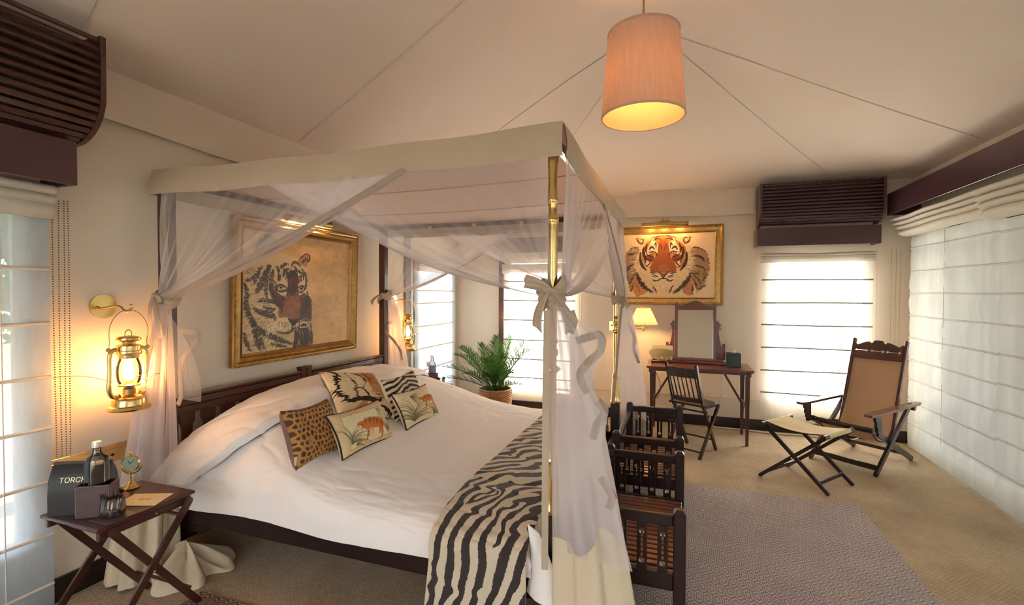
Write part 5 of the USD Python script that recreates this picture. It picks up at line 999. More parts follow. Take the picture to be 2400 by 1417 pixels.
m = trimesh.Trimesh(v, np.vstack([f[:, [0, 1, 2]], f[:, [0, 2, 3]], caps]), process=False); m.fix_normals(); part(t, "bag_body", m, "black_leather", smooth=25)
part(t, "top_fold", bar(bagpt(.0, 0, .212), bagpt(W_, 0, .212), .014, .012, (0, 0, 1), .003), "brown_leather")
tm = meshkit.text_mesh("TORCH", .021, .0012); nrm = unit(-bv + A([0, 0, .38])); up = unit(A([0, 0, 1.]) - nrm * nrm[2]); o = bagpt(.040, -.5 * D_ * .92 - .0025, .140)
tm.apply_transform(frame(o, bu, up, np.cross(bu, up))); part(t, "lettering", tm, "gold_print", smooth=False)
# leather box with a bottle, glass, coaster, card, clock
def leather_box(label, c, w, d, h, rz, z):
    t = thing("bottle_box", label, "box", (c[0], c[1], z), rz)
    part(t, "body", cat(bx(-w / 2, w / 2, -d / 2, d / 2, 0, .006), *[bx(*q, 0, h, .002) for q in ((-w / 2, w / 2, -d / 2, -d / 2 + .006), (-w / 2, w / 2, d / 2 - .006, d / 2), (-w / 2, -w / 2 + .006, -d / 2 + .006, d / 2 - .006), (w / 2 - .006, w / 2, -d / 2 + .006, d / 2 - .006))]), "brown_leather")
    for s in (-1, 1):
        e = w / 2 - .004
        part(t, "stitching", cat(*[tube([p, q], .0007, 4) for p, q in (((-e, s * (d / 2 + .0004), .004), (-e, s * (d / 2 + .0004), h - .004)), ((e, s * (d / 2 + .0004), .004), (e, s * (d / 2 + .0004), h - .004)), ((-e, s * (d / 2 + .0004), h - .004), (e, s * (d / 2 + .0004), h - .004)))], *[tube([p, q], .0007, 4) for p, q in (((s * (w / 2 + .0004), -d / 2 + .004, .004), (s * (w / 2 + .0004), -d / 2 + .004, h - .004)), ((s * (w / 2 + .0004), d / 2 - .004, .004), (s * (w / 2 + .0004), d / 2 - .004, h - .004)))]), "stitch", smooth=False)
leather_box("brown stitched leather box holding the bottle on the near nightstand", (-2.318, 1.315), .125, .075, .135, 33, NZ)
def rrect(w, d, r, n=5):
    return sbox(-w / 2 + r, -d / 2 + r, w / 2 - r, d / 2 - r).buffer(r, quad_segs=n)
def loft(levels, n=40):
    """levels: (z, w, d, r) rounded rectangles"""
    ring = []
    for z, w, d, r in levels:
        l = np.array(rrect(w, d, min(r, w / 2 - 1e-4, d / 2 - 1e-4)).exterior.coords); a = np.arctan2(l[:, 1], l[:, 0]); o = np.argsort(a); th = np.linspace(-math.pi, math.pi, n, endpoint=False)
        R = np.interp(th, np.r_[a[o] - 2 * math.pi, a[o], a[o] + 2 * math.pi], np.tile(np.hypot(l[o, 0], l[o, 1]), 3)); ring.append(np.stack([R * np.cos(th), R * np.sin(th), np.full(n, z)], 1))
    v = np.vstack(ring + [[[0, 0, levels[0][0]]], [[0, 0, levels[-1][0]]]]); f = []; L = len(levels)
    for i in range(L - 1):
        for j in range(n): k = (j + 1) % n; f += [(i * n + j, i * n + k, (i + 1) * n + k), (i * n + j, (i + 1) * n + k, (i + 1) * n + j)]
    for j in range(n): k = (j + 1) % n; f += [(L * n, k, j), (L * n + 1, (L - 1) * n + j, (L - 1) * n + k)]
    return trimesh.Trimesh(v, f, process=False)
def bottle(label, c, z, rz, s=1.0, w=.078, d=.052, h=.205, tag=False):
    t = thing("glass_bottle", label, "bottle", (c[0], c[1], z), rz)
    L = [(0, w * .9, d * .9, .012), (.004, w, d, .014), (h * .60, w, d, .014), (h * .68, w * .86, d * .92, .02), (h * .74, w * .50, d * .72, .02), (h * .78, .032, .032, .016), (h * .86, .030, .030, .015), (h * .875, .034, .034, .017), (h * .885, .030, .030, .015)]
    inn = [(z_ + (.006 if i == 0 else 0), a - .006, b - .006, r * .8) for i, (z_, a, b, r) in enumerate(L)]
    o, i = loft(L), loft(inn); i.invert(); part(t, "glass", cat(o, i), "bottle_glass", smooth=40)
    part(t, "water", loft([(.0075, w * .9 - .008, d * .9 - .008, .01), (.012, w - .0075, d - .0075, .011), (h * .56, w - .0075, d - .0075, .011)]), "bottle_water", smooth=40)
    part(t, "cap", lathe([(0, h * .885), (.0165, h * .885), (.0165, h * .985), (.015, h), (0, h)], 24), "cap_steel", smooth=35)
    if tag: part(t, "paper_tag", bbox((.022, .002, .05), (-w / 2 - .006, -d / 2 - .004, h * .62), .0005), "paper")
bottle("clear glass water bottle with a steel cap in the near leather box", (-2.318, 1.315), NZ + .104, 33)
def tumbler(label, x, y, z, r=.043, h=.092):
    t = thing("glass_tumbler", label, "glass", (x, y, z)); n = 64; th = np.linspace(0, 2 * math.pi, n, endpoint=False)
    prof = [(.62, 0), (.86, .02), (.97, .12), (1.0, .30), (.96, .50), (.88, .72), (.90, .88), (.985, 1.0)]
    rings = []
    for k, (a, b) in enumerate(prof): cut = .022 * np.where(np.arange(n) % 4 < 2, 1, -1) * (1 if 0 < k < 6 else 0); rings.append(np.stack([r * (a + cut) * np.cos(th + k * .05), r * (a + cut) * np.sin(th + k * .05), np.full(n, h * b)], 1))
    for a, b in [(.92, 1.0), (.83, .88), (.81, .72), (.86, .50), (.84, .34), (.70, .24)]: rings.append(np.stack([r * a * np.cos(th), r * a * np.sin(th), np.full(n, h * b)], 1))
    L = len(rings); v = np.vstack(rings + [[[0, 0, 0]], [[0, 0, h * .22]]]); f = []
    for i in range(L - 1):
        for j in range(n): k = (j + 1) % n; f += [(i * n + j, i * n + k, (i + 1) * n + k), (i * n + j, (i + 1) * n + k, (i + 1) * n + j)]
    for j in range(n): k = (j + 1) % n; f += [(L * n, k, j), (L * n + 1, (L - 1) * n + j, (L - 1) * n + k)]
    part(t, "glass", trimesh.Trimesh(v, f, process=False), "cut_glass", smooth=20); return t
single("coaster", bbox((.115, .115, .004), (-2.222, 1.318, NZ + .0022), .001), "brown_leather", "square brown leather coaster under the near cut glass tumbler", "coaster")
tumbler("cut glass tumbler on the coaster of the near nightstand", -2.238, 1.325, NZ + .0044)
t = thing("card", "cream folded card lying on the near nightstand", "card", (-2.275, 1.475, NZ + .001), 22)
part(t, "sheet", cat(bbox((.175, .125, .0015), (0, 0, .001), .0003), bbox((.175, .125, .0015), (.001, -.001, .0032), .0003)), "paper")
part(t, "printed_lines", cat(*[bbox((w, .0035, .0003), (x, y, .0041), .0001) for x, y, w in ((-.018, .004, .020), (.004, .004, .012), (.022, .004, .018), (-.006, -.006, .03), (.02, -.006, .012))]), "dark_print")
t = thing("table_clock", "small brass table clock with a green dial on the near nightstand", "clock", (-2.475, 1.545, NZ + .0005), 28)
part(t, "base", lathe([(0, 0), (.034, 0), (.036, .006), (.028, .014), (.018, .020), (.014, .03), (.006, .034), (.0055, .066), (.009, .068), (.009, .074), (0, .076)], 28), "brass", smooth=40)
a = np.linspace(math.pi * 1.02, math.pi * 1.98, 20); part(t, "yoke", tube([(.047 * math.cos(q), 0, .118 + .047 * math.sin(q)) for q in a], .0035, 7), "brass", smooth=True)
cl = lathe([(0, 0), (.038, 0), (.0405, .004), (.0405, .013), (.037, .016), (.035, .014), (.035, .012), (0, .012)], 36); fr = frame((0, .007, .120), (1, 0, 0), (0, 0, 1), (0, -1, 0)); cl.apply_transform(fr); part(t, "case", cl, "brass", smooth=35)
dl = lathe([(0, .0), (.0345, 0), (.0345, .0008), (0, .0008)], 36); dl.apply_transform(frame((0, .007 - .0125, .120), (1, 0, 0), (0, 0, 1), (0, -1, 0))); part(t, "dial", dl, "clock_face", smooth=False)
yd = .007 - .0138
part(t, "hour_hand", bar((0, yd, .120), (-.010, yd, .134), .0006, .0028, (0, 0, 1), .0002), "black_plastic"); part(t, "minute_hand", bar((0, yd, .120), (.017, yd, .138), .0006, .002, (0, 0, 1), .0002), "black_plastic")
mk = []
for k in range(12):
    g_ = meshkit.text_mesh(str(k or 12), .0062, .0004); b_ = g_.bounds.mean(0); g_.apply_translation(-b_); q = math.pi / 2 - k * math.pi / 6; g_.apply_transform(frame((.027 * math.cos(q), yd + .0008, .120 + .027 * math.sin(q)), (1, 0, 0), (0, 0, 1), (0, -1, 0))); mk.append(g_)
part(t, "numerals", cat(*mk), "black_plastic", smooth=False)
part(t, "crown", lathe([(0, .158), (.004, .158), (.004, .166), (.007, .168), (.007, .174), (0, .176)], 14), "brass", smooth=40)
# far nightstand things
leather_box("dark leather box holding the bottle on the far nightstand", (-2.445, 4.45), .11, .075, .125, 18, .53)
bottle("clear bottle with a paper tag in the far leather box", (-2.445, 4.45), .53 + .080, 18, w=.07, d=.05, h=.235, tag=True)
tumbler("cut glass tumbler on the far nightstand", -2.335, 4.44, .5305)

# ------------------------------------------------------------------ potted palm
t = thing("potted_palm", "green cycad palm in a woven basket pot before the far blind", "potted plant", (-2.09, 5.36, 0), world=True); pcx, pcy = -2.09, 5.36
nb = 15
for k in range(nb):
    z = .016 + k * .0235; r = .178 + .018 * k / nb; a = np.linspace(0, 2 * math.pi, 112, endpoint=False)
    rr = r + .005 * np.sign(np.sin(28 * a + (k % 2) * math.pi)) * np.abs(np.sin(28 * a)) ** .5
    part(t, "woven_coil", tube(np.stack([pcx + rr * np.cos(a), pcy + rr * np.sin(a), np.full_like(a, z)], 1), .0125, 6, closed=True), "wicker", smooth=True)
part(t, "pot_lining", lathe([(0, .004), (.165, .004), (.185, .35), (.180, .352), (.165, .30), (0, .30)], 32, (pcx, pcy, 0)), "soil")
def frond(a, tip_r, tip_z, arch, n, look, seed, leafL=.13):
    q = np.random.default_rng(seed); d = A([math.cos(a), math.sin(a), 0]); s_ = np.linspace(0, 1, 40)
    base = A([pcx, pcy, .33]) + d * .03
    P = base + np.outer(tip_r * s_ ** .95, d) + np.outer((tip_z - .33) * (s_ * (1 + arch) - arch * s_ ** 2.2), [0, 0, 1])
    fr = part(t, "frond", tube(P, np.linspace(.006, .0018, 40), 5), look, smooth=True)
    tang = np.gradient(P, axis=0); tang /= np.linalg.norm(tang, axis=1, keepdims=True); V, F = [], []
    for k in range(n):
        u = .16 + .83 * k / n; i = u * 39; j = int(i); p = P[j] + (P[min(j + 1, 39)] - P[j]) * (i - j); tt = tang[j]; side = unit(np.cross(tt, [0, 0, 1.])); upv = np.cross(side, tt)
        L = leafL * (.45 + 1.0 * math.sin(math.pi * min(1, .18 + u * .86))) * (.9 + .2 * q.random())
        for sg in (-1, 1):
            dr = unit(side * sg * (.62 + .1 * q.random()) + tt * (.75 + .2 * q.random()) + upv * (.36 + .14 * q.normal())); w = unit(np.cross(dr, upv)) * .0042
            e = p + dr * L - A([0, 0, .10 * L]); mid = p + dr * L * .5; b0 = len(V); V += [p - w * .6, p + w * .6, mid + w, mid - w, e]; F += [(b0, b0 + 1, b0 + 2), (b0, b0 + 2, b0 + 3), (b0 + 3, b0 + 2, b0 + 4)]
    part(fr, "leaflets", trimesh.Trimesh(A(V), A(F), process=False), look, smooth=False, kind="stuff")
FR = [(-.25, .50, .86, .55, "leaf"), (.15, .46, .98, .25, "leaf"), (-.75, .50, .60, 1.1, "leaf"), (-1.1, .42, .66, 1.0, "leaf"), (1.9, .30, .96, .2, "leaf"), (2.5, .34, .86, .4, "leaf"), (3.0, .56, .72, .75, "leaf"), (3.4, .62, .60, .85, "leaf_dark"), (3.75, .60, .50, .95, "leaf_dark"), (2.75, .62, .80, .55, "leaf"), (4.2, .46, .58, .9, "leaf"), (-1.6, .30, .74, .7, "leaf"), (1.2, .26, .97, .15, "leaf"), (.7, .36, .90, .4, "leaf"), (4.9, .34, .55, 1.0, "leaf_dark"), (-.45, .46, .46, 1.0, "leaf"), (3.2, .40, .85, .4, "leaf"), (5.3, .30, .82, .4, "leaf")]
for i, (a, r, z, ar, lk_) in enumerate(FR): frond(a, r, z, ar, 40, lk_, i)
# ------------------------------------------------------------------ writing desk, mirror and what stands on it
DZ, dx0, dx1, dy0, dy1 = .75, -.318, .695, 5.13, 5.66
t = thing("writing_desk", "reddish folding campaign desk under the tiger picture", "desk", ((dx0 + dx1) / 2, (dy0 + dy1) / 2, 0), world=True)
part(t, "desk_top", cat(bx(dx0, dx1, dy0, dy1, DZ - .016, DZ, .005), bx(dx0 + .008, dx1 - .008, dy0 + .008, dy1 - .008, DZ - .024, DZ - .016, .003)), "mahogany_red")
part(t, "front_apron", bx(dx0 + .025, dx1 - .025, dy0 + .025, dy0 + .045, DZ - .05, DZ - .024), "mahogany"); part(t, "back_apron", bx(dx0 + .025, dx1 - .025, dy1 - .045, dy1 - .025, DZ - .05, DZ - .024), "mahogany")
for x in (dx0 + .025, dx1 - .065): part(t, "cleat", bx(x, x + .04, dy0 + .02, dy1 - .02, DZ - .066, DZ - .0245, .004), "mahogany")
for sx, x in ((1, dx0 + .055), (-1, dx1 - .055)):
    for y in (dy0 + .055, dy1 - .055): part(t, "leg", hull([(x + a * .021, y + b * .021, DZ - .066) for a in (-1, 1) for b in (-1, 1)] + [(x + a * .013, y + b * .013, 0) for a in (-1, 1) for b in (-1, 1)]), "mahogany")
    part(t, "stretcher", bx(x - .012, x + .012, dy0 + .075, dy1 - .075, .35, .38), "mahogany")
    part(t, "brace", bar((x + sx * .018, (dy0 + dy1) / 2, .365), (x + sx * .22, (dy0 + dy1) / 2, DZ - .03), .016, .022), "mahogany")
t = thing("dressing_mirror", "dark wooden swing mirror standing on the desk", "mirror", (.165, 5.55, DZ), world=True)
MX, MY = .165, 5.545
part(t, "base_board", cat(bx(MX - .30, MX + .30, MY - .085, MY + .055, DZ, DZ + .028, .006), bx(MX - .285, MX + .285, MY - .07, MY + .045, DZ + .028, DZ + .045, .005)), "mahogany_red")
for s in (-1, 1):
    pr_ = [(.300, .045), (.300, .215), (.272, .215), (.272, .185), (.262, .19), (.245, .26), (.235, .34), (.240, .385), (.262, .415), (.240, .432), (.232, .455), (.212, .455), (.212, .045)]
    part(t, "upright", ext(Polygon([(s * a, b) for a, b in pr_]), .024, frame((MX, MY + .012, DZ), (1, 0, 0), (0, 0, 1), (0, -1, 0))), "mahogany_red")
    part(t, "pivot_knob", cyl((MX + s * .232, MY, DZ + .37), (MX + s * .262, MY, DZ + .37), .009), "old_brass", smooth=40)
ft = math.radians(5)
def MP(x, y, z): return A([MX + x, MY - .012 + y * math.cos(ft) + (z - .33) * math.sin(ft), DZ + .355 + (z - .33) * math.cos(ft) - y * math.sin(ft)])
mfr = frame(MP(0, 0, 0), MP(1, 0, 0) - MP(0, 0, 0), MP(0, 0, 1) - MP(0, 0, 0), -(MP(0, 1, 0) - MP(0, 0, 0)))
outl = [(-.208, .0), (.208, .0), (.208, .60), (.202, .622), (.188, .630), (.176, .622), (.178, .606), (.165, .590), (.11, .598), (.07, .622), (.035, .640), (0, .646), (-.035, .640), (-.07, .622), (-.11, .598), (-.165, .590), (-.178, .606), (-.176, .622), (-.188, .630), (-.202, .622), (-.208, .60)]
part(t, "mirror_frame", ext(Polygon(outl).difference(sbox(-.178, .032, .178, .548)), .026, mfr), "mahogany_red")
part(t, "glass", ext(sbox(-.182, .028, .182, .552), .004, mfr), "mirror_glass", smooth=False)
part(t, "frame_back", ext(sbox(-.19, .02, .19, .56), .003, frame(MP(0, .004, 0), MP(1, 0, 0) - MP(0, 0, 0), MP(0, 0, 1) - MP(0, 0, 0), -(MP(0, 1, 0) - MP(0, 0, 0)))), "mahogany")
t = thing("tissue_box", "dark green leather tissue box on the right of the desk", "tissue box", (.532, 5.40, DZ), world=True)
part(t, "body", bx(.466, .598, 5.335, 5.465, DZ, DZ + .138, .004), "green_leather")
tree_ = [bbox((.004, .0006, .05), (.530, 5.3346, DZ + .058), .0001)] + [bbox((.03 - abs(k) * .004, .0006, .003), (.53 + .012 * np.sign(k), 5.3346, DZ + .084 + abs(k) * .005), .0001) for k in (-3, -2, -1, 1, 2, 3)] + [bbox((.07, .0006, .004), (.53, 5.3346, DZ + .030), .0001)]
part(t, "printed_tree", cat(*tree_), "green_print"); m = hull([(.515, 5.40, DZ + .138), (.555, 5.395, DZ + .138), (.548, 5.402, DZ + .160), (.545, 5.40, DZ + .178), (.53, 5.41, DZ + .155), (.535, 5.39, DZ + .152)]); part(t, "tissue", m, "tissue", smooth=False)
t = thing("letter_rack", "brass letter rack shaped like a walking tiger on the left of the desk", "letter rack", (-.175, 5.45, DZ), world=True)
part(t, "base", bx(-.285, -.065, 5.42, 5.50, DZ, DZ + .020, .003), "black_plastic"); part(t, "pen_tray", bx(-.280, -.070, 5.425, 5.458, DZ + .020, DZ + .024, .001), "brass")
for x, w in ((-.25, .05), (-.175, .07), (-.105, .04)): part(t, "pen", bar((x - w / 2, 5.438, DZ + .028), (x + w / 2, 5.444, DZ + .028), .008, .008), "mahogany_red" if x == -.175 else "black_plastic")
tg = [(-.128, .10), (-.130, .075), (-.118, .055), (-.105, .060), (-.112, .045), (-.095, .030), (-.092, .0), (-.070, .0), (-.075, .03), (-.062, .045), (-.045, .05), (-.050, .025), (-.040, .0), (-.018, .0), (-.025, .03), (-.01, .052), (.02, .048), (.028, .03), (.015, .0), (.040, .0), (.045, .03), (.058, .045), (.062, .02), (.075, .0), (.094, .0), (.082, .03), (.088, .055), (.110, .060), (.128, .070), (.130, .085), (.118, .100), (.105, .118), (.09, .116), (.06, .125), (.0, .128), (-.05, .126), (-.09, .120), (-.112, .112)]
part(t, "tiger_plate", ext(Polygon(tg).buffer(.002).buffer(-.001), .004, frame((-.178, 5.462, DZ + .018), (1, 0, 0), (0, 0, 1), (0, -1, 0))), "brass", label="brass plate cut as a tiger")
for k in range(2): single("envelope", bar((-.285 + .11 + k * .006, 5.474 + k * .010, DZ + .0205), (-.285 + .11 + k * .006, 5.482 + k * .012, DZ + .185 - k * .006), .215, .0022, (0, 1, 0), .0004), "paper", ["tan envelope at the front of the tiger letter rack", "tan envelope at the back of the tiger letter rack"][k], "envelope")
# swing-arm lamp on the wall
t = thing("wall_lamp", "lit brass swing-arm lamp with a pleated yellow shade beside the desk", "lamp", (-.37, 5.45, 1.10), world=True); lx, ly = -.372, 5.46
part(t, "wall_plate", cat(bx(-.80, -.74, YF - .016, YF - .001, 1.05, 1.17), cyl((-.77, YF - .016, 1.115), (-.77, YF - .06, 1.115), .010)), "brass")
part(t, "arm", tube([(-.77, YF - .06, 1.116), (-.64, 5.60, 1.116), (-.60, 5.56, 1.118), (-.50, 5.50, 1.119), (lx, ly, 1.12)], .0055, 8), "brass", smooth=True)
part(t, "lamp_holder", lathe([(0, 1.085), (.006, 1.09), (.009, 1.10), (.013, 1.105), (.013, 1.13), (.009, 1.14), (.012, 1.145), (.012, 1.175), (0, 1.175)], 20, (lx, ly, 0)), "brass", smooth=40)
def pleated(r0, z0, r1, z1, n, amp, c, steps=14):
    th = np.linspace(0, 2 * math.pi, n * 6 + 1); 
    def fn(U, V): a = U * 2 * math.pi; R = r0 + (r1 - r0) * V + amp * (1 - .5 * V) * np.abs(np.sin(a * n / 2)); return np.stack([c[0] + R * np.cos(a), c[1] + R * np.sin(a), z0 + (z1 - z0) * V], -1)
    m, _, _ = grid(fn, n * 6 + 1, steps); return m
part(t, "lamp_shade", pleated(.150, 1.158, .066, 1.345, 44, .005, (lx, ly)), "shade_desk", smooth=True)
ring_ = lambda r, z, c, tt: tube([(c[0] + r * math.cos(q), c[1] + r * math.sin(q), z) for q in np.linspace(0, 2 * math.pi, 48, endpoint=False)], tt, 6, closed=True)
part(t, "shade_rim", ring_(.0685, 1.345, (lx, ly), .004), "shade_liner", smooth=True); part(t, "shade_rim", ring_(.1535, 1.158, (lx, ly), .0025), "shade_liner", smooth=True)
part(t, "bulb", ball((lx, ly, 1.225), .030), "bulb_desk", smooth=True)
# cables and the plug strip by the desk
single("lamp_cable", tube(spline([(.46, 5.70, .70), (.45, 5.72, .45), (.40, 5.76, .22), (.335, 5.80, .10), (.34, 5.78, .035), (.45, 5.76, .012), (.75, 5.74, .012), (1.05, 5.72, .012), (1.4, 5.72, .014), (1.7, 5.70, .03), (1.78, 5.72, .09), (1.80, 5.80, .16)], 70), .0075, 7), "white_cable", "cream cable hanging from the desk and along the far skirting", "cable", smooth=True)
single("lamp_cable", tube(spline([(-.245, 5.60, .62), (-.20, 5.62, .50), (-.205, 5.64, .36), (-.235, 5.62, .31)], 30), .003, 6), "black_cable", "thin dark cable looping behind the desk's left legs", "cable", smooth=True)
single("wall_socket", bx(1.40, 1.72, YF - .05, YF - .019, .06, .20, .004), "pelmet_wood", "plum-coloured box on the skirting behind the reclining chair", "socket box")
single("wall_socket", cat(bx(.30, .38, YF - .014, YF - .001, .52, .62, .003)), "canvas_flap", "cream socket plate on the wall under the desk", "socket")

# ------------------------------------------------------------------ folding chair at the desk
def side_frame(p0, d): d = unit([*d, 0]); n = A([-d[1], d[0], 0.]); return lambda s, w, z: A([p0[0], p0[1], 0]) + d * s + n * w + A([0, 0, z])
t = thing("folding_chair", "dark wooden slat-back folding chair pulled up to the desk", "chair", (.2, 4.8, 0), world=True)
S = side_frame((.185, 4.60), (.468, .884)); CW = .335
for w in (0, CW):
    wi = w + (.022 if w == 0 else -.022)
    part(t, "rear_leg", cat(bar(S(.375, wi, .014), S(.105, wi, .47), .020, .030, S(1, 0, 0) - S(0, 0, 0), .004, True), bar(S(.105, wi, .455), S(-.035, wi, .845), .020, .030, S(1, 0, 0) - S(0, 0, 0), .004, True)), "dark_wood")
    part(t, "front_leg", bar(S(.008, w, .015), S(.372, w, .435), .020, .032, S(1, 0, 0) - S(0, 0, 0), .004, True), "dark_wood")
    part(t, "seat_rail", bar(S(.095, w * .9 + CW * .05, .452), S(.385, w * .9 + CW * .05, .437), .018, .026), "dark_wood")
part(t, "crest_rail", cat(*[bar(S(-.018 - .016 * math.sin(math.pi * a), .022 + (CW - .044) * a, .775), S(-.018 - .016 * math.sin(math.pi * b), .022 + (CW - .044) * b, .775), .020, .085) for a, b in zip(np.linspace(0, 1, 15)[:-1], np.linspace(0, 1, 15)[1:])]), "dark_wood")
part(t, "lower_back_rail", cat(*[bar(S(.078 - .02 * math.sin(math.pi * a), .022 + (CW - .044) * a, .515), S(.078 - .02 * math.sin(math.pi * b), .022 + (CW - .044) * b, .515), .018, .04) for a, b in zip(np.linspace(0, 1, 15)[:-1], np.linspace(0, 1, 15)[1:])]), "dark_wood")
for k in range(7):
    w = .045 + (CW - .09) * k / 6; bo = math.sin(math.pi * k / 6 * .9 + .15); part(t, "back_spindle", bar(S(.076 - .018 * bo, w, .53), S(-.014 - .014 * bo, w, .74), .012, .010), "dark_wood")
part(t, "seat", ext(affinity.scale(Point(0, 0).buffer(1, quad_segs=16), .20, CW / 2 + .012).union(sbox(-.17, -CW / 2 - .008, .05, CW / 2 + .008)).intersection(sbox(-.165, -1, .3, 1)), .018, frame(S(.232, CW / 2, .452), S(1, 0, -.05) - S(0, 0, 0), S(0, 1, 0) - S(0, 0, 0), (0, 0, 1.))), "dark_wood")
for s, z in ((.04, .055), (.30, .12), (.145, .40)): part(t, "stretcher", cyl(S(s, .0, z), S(s, CW, z), .008), "dark_wood", smooth=40)

# ------------------------------------------------------------------ reclining chair and footstool
t = thing("planter_chair", "dark wooden reclining chair with a tan canvas sling by the right wall", "chair", (1.55, 5.1, 0), world=True)
S = side_frame((1.530, 4.660), (.644, .765)); PW = .51
sd = S(1, 0, 0) - S(0, 0, 0); up_ = A([0, 0, 1.])
for w in (0, PW):
    wo, wi = w, w + (.024 if w == 0 else -.024); q = 1 if w == 0 else -1
    part(t, "front_leg", bar(S(.012, wo, .02), S(.625, wo, .52), .022, .042, up_, .004, True), "dark_wood")
    part(t, "rear_leg", bar(S(.735, wi, .022), S(-.02, wi, .385), .022, .044, up_, .004, True), "dark_wood")
    part(t, "back_post", bar(S(.40, wi + q * .024, .20), S(.690, wi + q * .024, 1.075), .022, .040, sd, .004), "mahogany")
    arm = Polygon([(-.17, -.030), (-.175, 0), (-.16, .032), (-.06, .042), (.30, .036), (.70, .032), (.77, .022), (.785, 0), (.77, -.022), (.70, -.03), (.30, -.034), (-.06, -.038)])
    part(t, "armrest", ext(arm, .020, frame(S(0, w - q * .012, .514), sd, S(0, 1, 0) - S(0, 0, 0), up_)), "mahogany_red" if w == 0 else "mahogany")
    part(t, "arm_bracket", ext(Polygon([(-.025, .345), (.022, .345), (.022, .514), (-.085, .514), (-.075, .475), (-.055, .455), (-.060, .43), (-.040, .405), (-.042, .385), (-.025, .37)]), .022, frame(S(0, w - q * .020 + .011, 0), sd, up_, np.cross(sd, up_))), "dark_wood")
    part(t, "arm_block", cyl(S(.70, w - .014, .487), S(.70, w + .014, .487), .026), "dark_wood", smooth=40)
    part(t, "bolt", ball(S(.405, w - q * .016, .205), .012), "brass", smooth=True)
part(t, "front_bar", bar(S(-.012, .012, .372), S(-.012, PW - .012, .372), .040, .032, up_, .006), "dark_wood")
part(t, "front_stretcher", bar(S(.045, .012, .062), S(.045, PW - .012, .062), .016, .045, up_, .004), "dark_wood")
part(t, "rear_stretcher", bar(S(.64, .036, .075), S(.64, PW - .036, .075), .016, .030, up_, .004), "dark_wood")
part(t, "cross_rod", cyl(S(.42, .03, .255), S(.42, PW - .03, .255), .012), "dark_wood", smooth=40)
hw_ = PW / 2 - .058
cr = [(-hw_, 0), (hw_, 0), (hw_, .150), (hw_ - .012, .146), (hw_ - .03, .128), (hw_ - .06, .142), (hw_ - .10, .160), (hw_ - .128, .164), (hw_ - .145, .150), (hw_ - .152, .153), (.035, .176), (0, .180), (-.035, .176), (-hw_ + .152, .153), (-hw_ + .145, .150), (-hw_ + .128, .164), (-hw_ + .10, .160), (-hw_ + .06, .142), (-hw_ + .03, .128), (-hw_ + .012, .146), (-hw_, .150)]
crest = Polygon(cr)
for k in (-1, 0, 1):
    c_ = k * .128; crest = crest.difference(unary_union([sbox(c_ - .042, .074, c_ + .042, .080)] + [Point(c_ + a, .077 + b).buffer(.0058) for a in (-.044, .044) for b in (0, .008, -.008)] + [Point(c_ + a, .077).buffer(.0055) for a in (-.053, .053)]))
for k in (-1, 1): crest = crest.difference(Point(k * .060, .158).buffer(.008))
bd = unit(S(.690, 0, 1.075) - S(.40, 0, .20)); c0 = S(.40, PW / 2, .20) + bd * .725
part(t, "crest_rail", ext(crest, .020, frame(c0 + np.cross(A(S(0, 1, 0) - S(0, 0, 0)), bd) * -.010, -(S(0, 1, 0) - S(0, 0, 0)), bd, np.cross(-(S(0, 1, 0) - S(0, 0, 0)), bd))), "mahogany")
def sling(U, V):
    prof = spline([(-.012, .395), (.06, .335), (.20, .245), (.34, .255), (.46, .40), (.56, .64), (.632, .885), (.640, .910)], 60); s = np.interp(V, np.linspace(0, 1, 60), [p[0] for p in np.c_[prof]]); z = np.interp(V, np.linspace(0, 1, 60), prof[:, 1])
    w = .052 + U * (PW - .104); bow = .018 * np.sin(U * math.pi) * np.sin(np.clip(V, 0, 1) * math.pi) ; fold_ = .006 * np.sin(U * 14 + V * 3) * V * (1 - V) * 4
    P = S(0, 0, 0)[None, None] + s[..., None] * sd + w[..., None] * (S(0, 1, 0) - S(0, 0, 0)) + z[..., None] * up_
    return P + (bow * .6 + fold_)[..., None] * sd - (bow * .7)[..., None] * up_
from numpy import c_ as _c
def spline2(p, n):
    p = A(p, float); return spline(np.c_[p, np.zeros(len(p))], n)[:, :2]
_sp = spline2([(-.012, .395), (.06, .335), (.20, .245), (.34, .255), (.46, .40), (.56, .64), (.632, .885), (.640, .910)], 60)
def sling(U, V):
    s = np.interp(V, np.linspace(0, 1, 60), _sp[:, 0]); z = np.interp(V, np.linspace(0, 1, 60), _sp[:, 1])
    w = .052 + U * (PW - .104); k = np.sin(np.pi * V); bow = .018 * np.sin(U * math.pi) * k; fo = .005 * np.sin(U * 15 + V * 4) * k
    nd = S(0, 1, 0) - S(0, 0, 0)
    return S(0, 0, 0) + (s + bow * .5 + fo)[..., None] * sd + w[..., None] * nd + (z - bow * .8)[..., None] * up_
part(t, "sling", sheet(sling, 40, 70, .003), "sling_canvas", smooth=True)
for u in (0.0, 1.0): part(t, "sling_edge", tube(sling(np.full(50, u), np.linspace(0, 1, 50)), .0055, 6), "dark_print", smooth=True)
t = thing("footstool", "folding X-frame footstool with a pale canvas top before the reclining chair", "stool", (.97, 4.40, 0), world=True)
e = unit([.411, -.283]); S = side_frame((.637, 4.372), e); SW, SD = .395, .50
dpt = A([.258, .314]); dn = A([-e[1], e[0]]); SW = float(dpt @ dn); sk = float(dpt @ e)
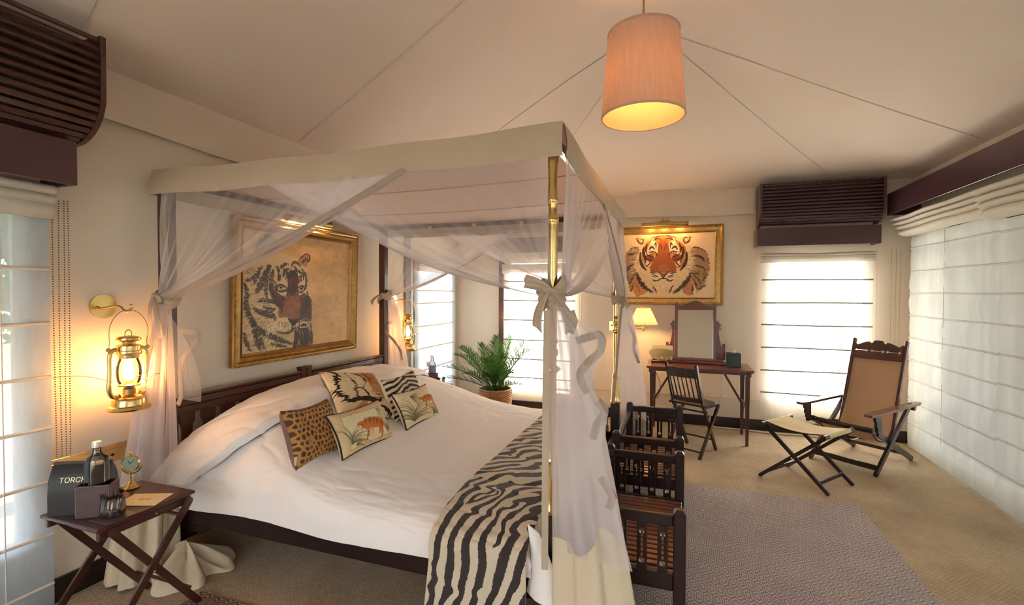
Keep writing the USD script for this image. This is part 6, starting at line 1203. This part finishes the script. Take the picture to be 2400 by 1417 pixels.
for w, q in ((0, 1), (SW, -1)):
    o = sk * (w / SW)
    part(t, "leg", bar(S(o + .008, w + q * .0, .012), S(o + .478, w + q * .0, .425), .018, .026, up_, .003, True), "dark_wood")
    part(t, "leg", bar(S(o + .495, w + q * .021, .012), S(o + .020, w + q * .021, .435), .018, .026, up_, .003, True), "dark_wood")
    part(t, "pivot_bolt", ball(S(o + .252, w - q * .012, .220), .007), "silver", smooth=True)
ends_ = [(S(.020, .0, .440), S(sk + .020, SW, .440)), (S(.478, .0, .432), S(sk + .478, SW, .432))]
for a, b in ends_: d_ = unit(b - a); part(t, "top_rail", cyl(a - d_ * .018, b + d_ * .018, .016), "dark_wood", smooth=40)
for o, z in ((.430, .075),): part(t, "stretcher", bar(S(o + .01, .03, z), S(o + sk, SW - .03, z), .010, .030, up_, .003), "dark_wood")
part(t, "stretcher", bar(S(.075, .012, .068), S(sk + .075, SW - .012, .068), .010, .028, up_, .003), "dark_wood")
def seat_(U, V):
    a = ends_[0][0] + (ends_[0][1] - ends_[0][0]) * (.10 + .80 * V[..., None]); b = ends_[1][0] + (ends_[1][1] - ends_[1][0]) * (.10 + .80 * V[..., None])
    p = a + (b - a) * U[..., None]; p[..., 2] += .0165 - .030 * np.sin(U * math.pi) - .003 * np.sin(V * 9) * np.sin(U * math.pi); return p
part(t, "canvas_seat", sheet(seat_, 40, 30, .003), "stool_canvas", smooth=True)
part(t, "canvas_wrap", sheet(lambda U, V: (ends_[1][0] + (ends_[1][1] - ends_[1][0]) * (.10 + .80 * V[..., None])) + np.stack([e[0] * .0175 * np.cos(1.6 - U * 3.4), e[1] * .0175 * np.cos(1.6 - U * 3.4), .0175 * np.sin(1.6 - U * 3.4)], -1), 12, 12, .0015), "stool_canvas", smooth=True)

# ------------------------------------------------------------------ pendant lamp
px_, py_ = -.197, 2.712
zc = float(roof_z(A(px_), A(py_)))
t = thing("pendant_lamp", "lit pleated drum pendant hanging from the tent ceiling on a brass rod", "lamp", (px_, py_, 2.455), world=True)
part(t, "ceiling_cup", lathe([(0, zc - .05), (.02, zc - .05), (.055, zc - .02), (.06, zc + .01), (0, zc + .01)], 28, (px_, py_, 0)), "old_brass", smooth=40)
part(t, "rod", cyl((px_, py_, 2.72), (px_, py_, zc - .03), .006), "old_brass", smooth=40)
part(t, "lamp_shade", pleated(.219, 2.462, .186, 2.908, 110, .0032, (px_, py_), 24), "shade_pendant", smooth=True)
m, _, _ = grid(lambda U, V: np.stack([px_ + (.2145 - .033 * V) * np.cos(U * 2 * math.pi), py_ + (.2145 - .033 * V) * np.sin(U * 2 * math.pi), 2.462 + .446 * V], -1), 97, 8); part(t, "shade_liner", m, "shade_liner", smooth=True)
part(t, "shade_rim", ring_(.219, 2.461, (px_, py_), .0055), "shade_pendant", smooth=True); part(t, "shade_rim", ring_(.187, 2.909, (px_, py_), .0055), "shade_pendant", smooth=True)
for k in range(3): q = k * 2.0944 + .4; part(t, "spider_arm", cyl((px_, py_, 2.80), (px_ + .186 * math.cos(q), py_ + .186 * math.sin(q), 2.905), .003, n=8), "old_brass", smooth=40)
part(t, "lamp_holder", lathe([(0, 2.69), (.018, 2.69), (.02, 2.74), (.012, 2.76), (.008, 2.80), (0, 2.80)], 20, (px_, py_, 0)), "old_brass", smooth=40)
part(t, "bulb", ball((px_, py_, 2.645), .042), "bulb_pendant", smooth=True)
